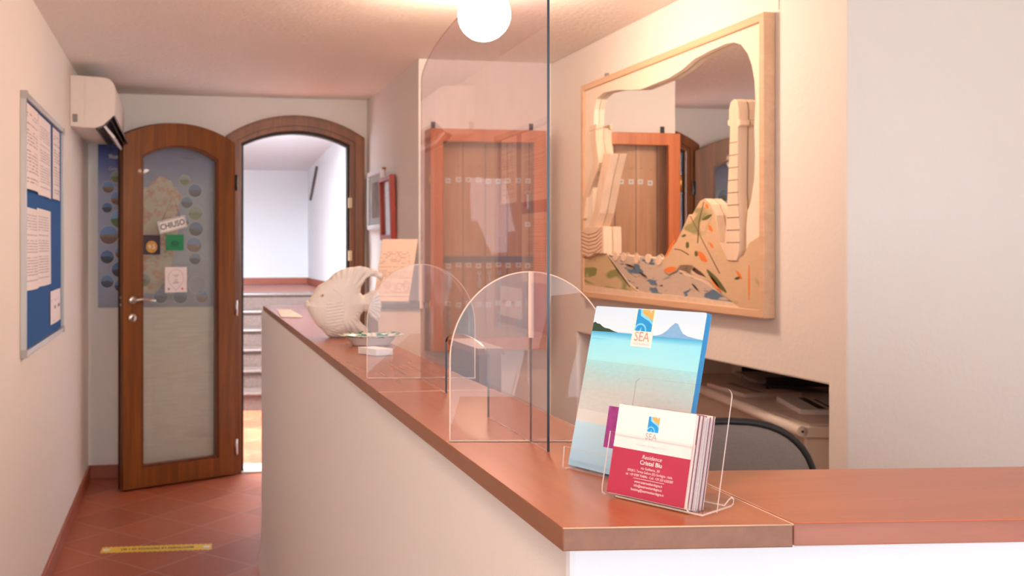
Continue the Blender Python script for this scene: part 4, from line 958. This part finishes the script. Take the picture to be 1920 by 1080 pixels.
# carved arches and rings at the left of the mirror
sA = [(4.03,1.863),(3.974,1.857),(3.974,1.806),(3.942,1.706),(3.963,1.674),(4.069,1.566),(4.098,1.473),(4.121,1.474),(4.11,1.568),(4.03,1.674),(4.007,1.711),(4.035,1.814)]
sB = [(3.899,1.74),(3.822,1.733),(3.873,1.644),(3.942,1.491),(4.013,1.402),(4.086,1.403),(4.007,1.494),(3.942,1.649)]
sCc = [(4.118,1.42),(4.052,1.437),(3.958,1.435),(3.889,1.434),(3.884,1.367),(3.884,1.32),(3.969,1.322),(4.041,1.305),(4.118,1.309)]
mp('carved_arch', sA, X0-.012, X1, M_light, bevel=.002); mp('carved_arch', sB, X0-.010, X1, M_light, bevel=.002)
mp('carved_drum', sCc, X0-.016, X1, M_light, bevel=.003)
MB().box(X0-.014, X0, 3.965, 4.040, 1.850, 1.872).build('carved_capital', M_light, mi_, bevel=.002)
for k in range(7):
    MB().tube([(X0-.0165, 4.115, 1.415-k*.016), (X0-.0165, 4.04, 1.402-k*.016), (X0-.0165, 3.96, 1.410-k*.016), (X0-.0165, 3.905, 1.432-k*.016)], .0018, 5).build('carved_ring', simple('tan_ring_wood', (190, 140, 98), .6), mi_)  # ring lines drawn in a darker tan than the drum
for y in (3.93,): MB().box(1.772, 1.784, y, y+.02, MZ1, MZ1+.022).build('hanging_bracket', M_grey, mi_)
nl = MB().tube([(RX, 2.74, 2.103), (RX-.012, 2.74, 2.106)], .003, 8); setp(nl.build('wall_nail', M_grey), 'small nail in the right wall above the near corner of the mirror', 'nail')
wr = MB().tube([(RX-.002, 2.728, CZ), (RX-.002, 2.728, 2.064)], .0009, 6); setp(wr.build('hanging_wire', M_grey), 'thin wire running up the right wall above the mirror', 'wire')

# ------------------------------------------------------------------ ceiling lamps
def emit(name, col, e):
    t = NT(name); em = t.n('ShaderNodeEmission'); em.inputs[0].default_value = tuple(col)+(1,); em.inputs[1].default_value = e
    t.t.nodes.remove(t.b); t.l(em.outputs[0], t.out.inputs[0]); return t.m
M_globe = emit('opal_globe_lit', WARM, LAMP_E)
def globe(x, y, z, r, label, mat=None):
    l = empty('globe_lamp', (x, y, CZ), label, 'ceiling lamp')
    MB().lathe([(0, CZ-.001), (.055, CZ-.001), (.055, z+r*.93), (.05, z+r*.9)], 32, Matrix.Translation((x, y, 0))).build('ceiling_base', M_white, l)
    pr_ = [(r*math.sin(math.pi*i/24), z-r*math.cos(math.pi*i/24)) for i in range(25)]
    MB().lathe([(max(a, .0001), b) for a, b in pr_], 40, Matrix.Translation((x, y, 0))).build('glass_globe', mat or M_globe, l)
globe(1.006, 3.2, 2.128, .0875, 'round opal glass ceiling lamp, lit, above the sneeze screen')
globe(2.49, 1.15, 2.115, .085, 'dimmer round opal ceiling lamp over the staff area, seen only reflected in glass', emit('opal_globe_dim', WARM, LAMP_E*.2))
l2 = empty('added_bowl_lamp', (-.12, .60, CZ), 'added unseen flat opal glass ceiling lamp, lit, over the near end of the corridor', 'ceiling lamp')  # unseen lamp, added to brighten the near end of the corridor
MB().lathe([(0, CZ-.001), (.09, CZ-.001), (.09, CZ-.02), (.05, CZ-.02)], 32, Matrix.Translation((-.12, .60, 0))).build('ceiling_base', M_white, l2)
MB().lathe([(.0001, CZ-.155), (.05, CZ-.150), (.095, CZ-.125), (.112, CZ-.085), (.10, CZ-.045), (.075, CZ-.02)], 40, Matrix.Translation((-.12, .60, 0))).build('glass_bowl', emit('opal_bowl_lit', WARM, LAMP_E*.5), l2)

# ------------------------------------------------------------------ desk in the niche with papers, office chair
nd = empty('niche_desk', (2.15, 3.2, 0), 'pale laminate side desk standing in the niche of the right wall', 'desk')
ex = Vector((.110, .583, 0)).normalized(); ey_ = Vector((ex.y, -ex.x, 0))  # ex along front edge, ey into the niche
DM = Matrix((( ex.x, ey_.x, 0, 1.863), (ex.y, ey_.y, 0, 2.730), (0,0,1,0), (0,0,0,1)))
M_desk = simple('pale_desk_laminate', (240, 228, 214), .45)
MB().box(.0, 1.30, 0, .42, .765, .800, M=DM).build('desktop', M_desk, nd, bevel=.004)
m = MB(); m.tube([DM @ Vector((.0, .0, .785)), DM @ Vector((1.30, .0, .785))], .017, 12); m.build('front_edge', M_desk, nd)
MB().prism(circ(0, 0, .004, 10), 0, .001, DM @ Matrix.Translation((-.0005, 0, .785)) @ Matrix.Rotation(-math.pi/2, 4, 'Y')).build('screw', M_black, nd)
for u in (.015, 1.26): MB().box(u, u+.02, .02, .41, 0, .765, M=DM).build('side_panel', M_desk, nd)
MB().box(.035, 1.26, .04, .055, .25, .765, M=DM).build('front_panel', simple('beige_panel', (206, 184, 162), .5), nd)
def onD(u, v, z, rot=0): return DM @ Matrix.Translation((u, v, z)) @ Matrix.Rotation(rot, 4, 'Z')
def flat(name, M, W, D_, th, mat, label, cat, band=None):
    e_ = empty(name, M=M, label=label, cat=cat); MB().box(0, W, 0, D_, 0, th).build('sheets', mat, e_, local=True)
    if band: MB().box(W*.1, W*.9, D_*.30, D_*.42, th, th+.0006).box(W*.2, W*.8, D_*.5, D_*.54, th, th+.0006).build('printed_band', band, e_, local=True)
flat('brochure_stack', onD(.22, .09, .8002, .15), .30, .21, .016, M_paper, 'stack of white brochures with a dark title lying on the niche desk', 'brochure', M_ink)
flat('paper_sheet', onD(.03, .03, .8002, -.05), .26, .19, .002, simple('desk_paper', (232, 216, 206), .6), 'loose white sheet at the near corner of the niche desk', 'paper')
flat('paper_pile', onD(.60, .05, .8002, -.1), .30, .22, .012, simple('desk_paper2', (226, 208, 196), .6), 'pile of white paper on the niche desk behind the brochures', 'paper', M_grey)
tr_e = empty('document_tray', M=onD(.72, .18, .8125, .1), label='black open document tray with papers at the dark back of the niche', cat='document tray')
m = MB().box(0, .34, 0, .26, .012, .017).box(0, .005, 0, .26, .017, .045).box(.335, .34, 0, .26, .017, .045).box(0, .34, .255, .26, .017, .045)
for x, y in ((0,0),(.33,0),(0,.25),(.33,.25)): m.box(x, x+.01, y, y+.01, 0, .012)
m.build('tray', M_black, tr_e, local=True); MB().box(.02, .32, -.03, .22, .018, .028).build('sheets', simple('grey_sheets', (150, 140, 134), .6), tr_e, local=True)

cx_, cy_ = 1.352, 2.28
chr_ = empty('office_chair', (cx_, cy_, 0), 'office chair with a rounded dark grey fabric back and black rim, behind the counter return', 'chair')
M_fab = simple('charcoal_fabric', (150, 142, 138), .95, var=.3, scale=220, bump=.5)
CRm = Matrix.Translation((cx_, cy_, 0)) @ Matrix.Rotation(math.radians(-14), 4, 'Z')
def bshape(w_, h0, h1, cr=.0):
    pts = []
    for i in range(49):
        a = 2*math.pi*i/48; n_ = 2.6
        c_, s_ = math.cos(a), math.sin(a)
        pts.append((w_*math.copysign(abs(c_)**(2/n_), c_), (h0+h1)/2+(h1-h0)/2*math.copysign(abs(s_)**(2/n_), s_)))
    return pts[:-1]
def cushion(pts, y0, y1, bulge, cz, mat, name, parent):
    m = MB(); n_ = len(pts); vs = []; rings = [(1, y0+.012), (.97, y0), (.8, y0-bulge*.6), (.4, y0-bulge), (.0, y0-bulge)]
    cx2 = 0
    for s_, y in rings: vs += [CRm @ Vector((p[0]*s_, y, cz+(p[1]-cz)*s_)) for p in pts]
    vs += [CRm @ Vector((p[0], y1, p[1])) for p in pts]
    fs = []
    for i in range(len(rings)-1):
        for k in range(n_): fs.append((i*n_+k, i*n_+(k+1) % n_, (i+1)*n_+(k+1) % n_, (i+1)*n_+k))
    b = len(rings)*n_
    for k in range(n_): fs.append((k, b+k, b+(k+1) % n_, (k+1) % n_))
    m.add(vs, fs, 0, True); m.add([vs[b+k] for k in range(n_)], [tuple(range(n_))])
    return m.build(name, mat, parent)
bp_ = bshape(.205, .50, .902)
bk = cushion(bp_, -.020, .018, .014, .70, M_fab, 'backrest', chr_)
m = MB(); m.tube([CRm @ Vector((p[0]*1.03, .0, .701+(p[1]-.701)*1.03)) for p in bp_], .011, 10, closed=True); m.build('back_rim', M_black, chr_)
m = MB(); m.prism(rrect(-.22, -.52, .22, -.08, .10, 6), .43, .50, CRm); m.build('seat', M_fab, chr_, bevel=.02)
m = MB(); m.tube([CRm @ Vector(p) for p in ((0,.04,.62),(0,.06,.50),(0,.02,.42),(0,-.2,.41))], .02, 8); m.build('back_support', M_black, chr_)
MB().tube([CRm @ Vector((0,-.28,.10)), CRm @ Vector((0,-.28,.43))], .025, 12).build('column', M_black, chr_)
for k in range(5):
    a = k*2*math.pi/5; d = Vector((math.cos(a), math.sin(a), 0))
    lg = MB().tube([CRm @ Vector((0,-.28,.11)), CRm @ (Vector((0,-.28,.075))+d*.28)], [.022, .014], 8).build('leg', M_black, chr_)
    c_ = CRm @ (Vector((0,-.28,.028))+d*.28); MB().tube([c_+Vector((0,-.012,0)), c_+Vector((0,.012,0))], .027, 12).build('castor', M_black, lg)
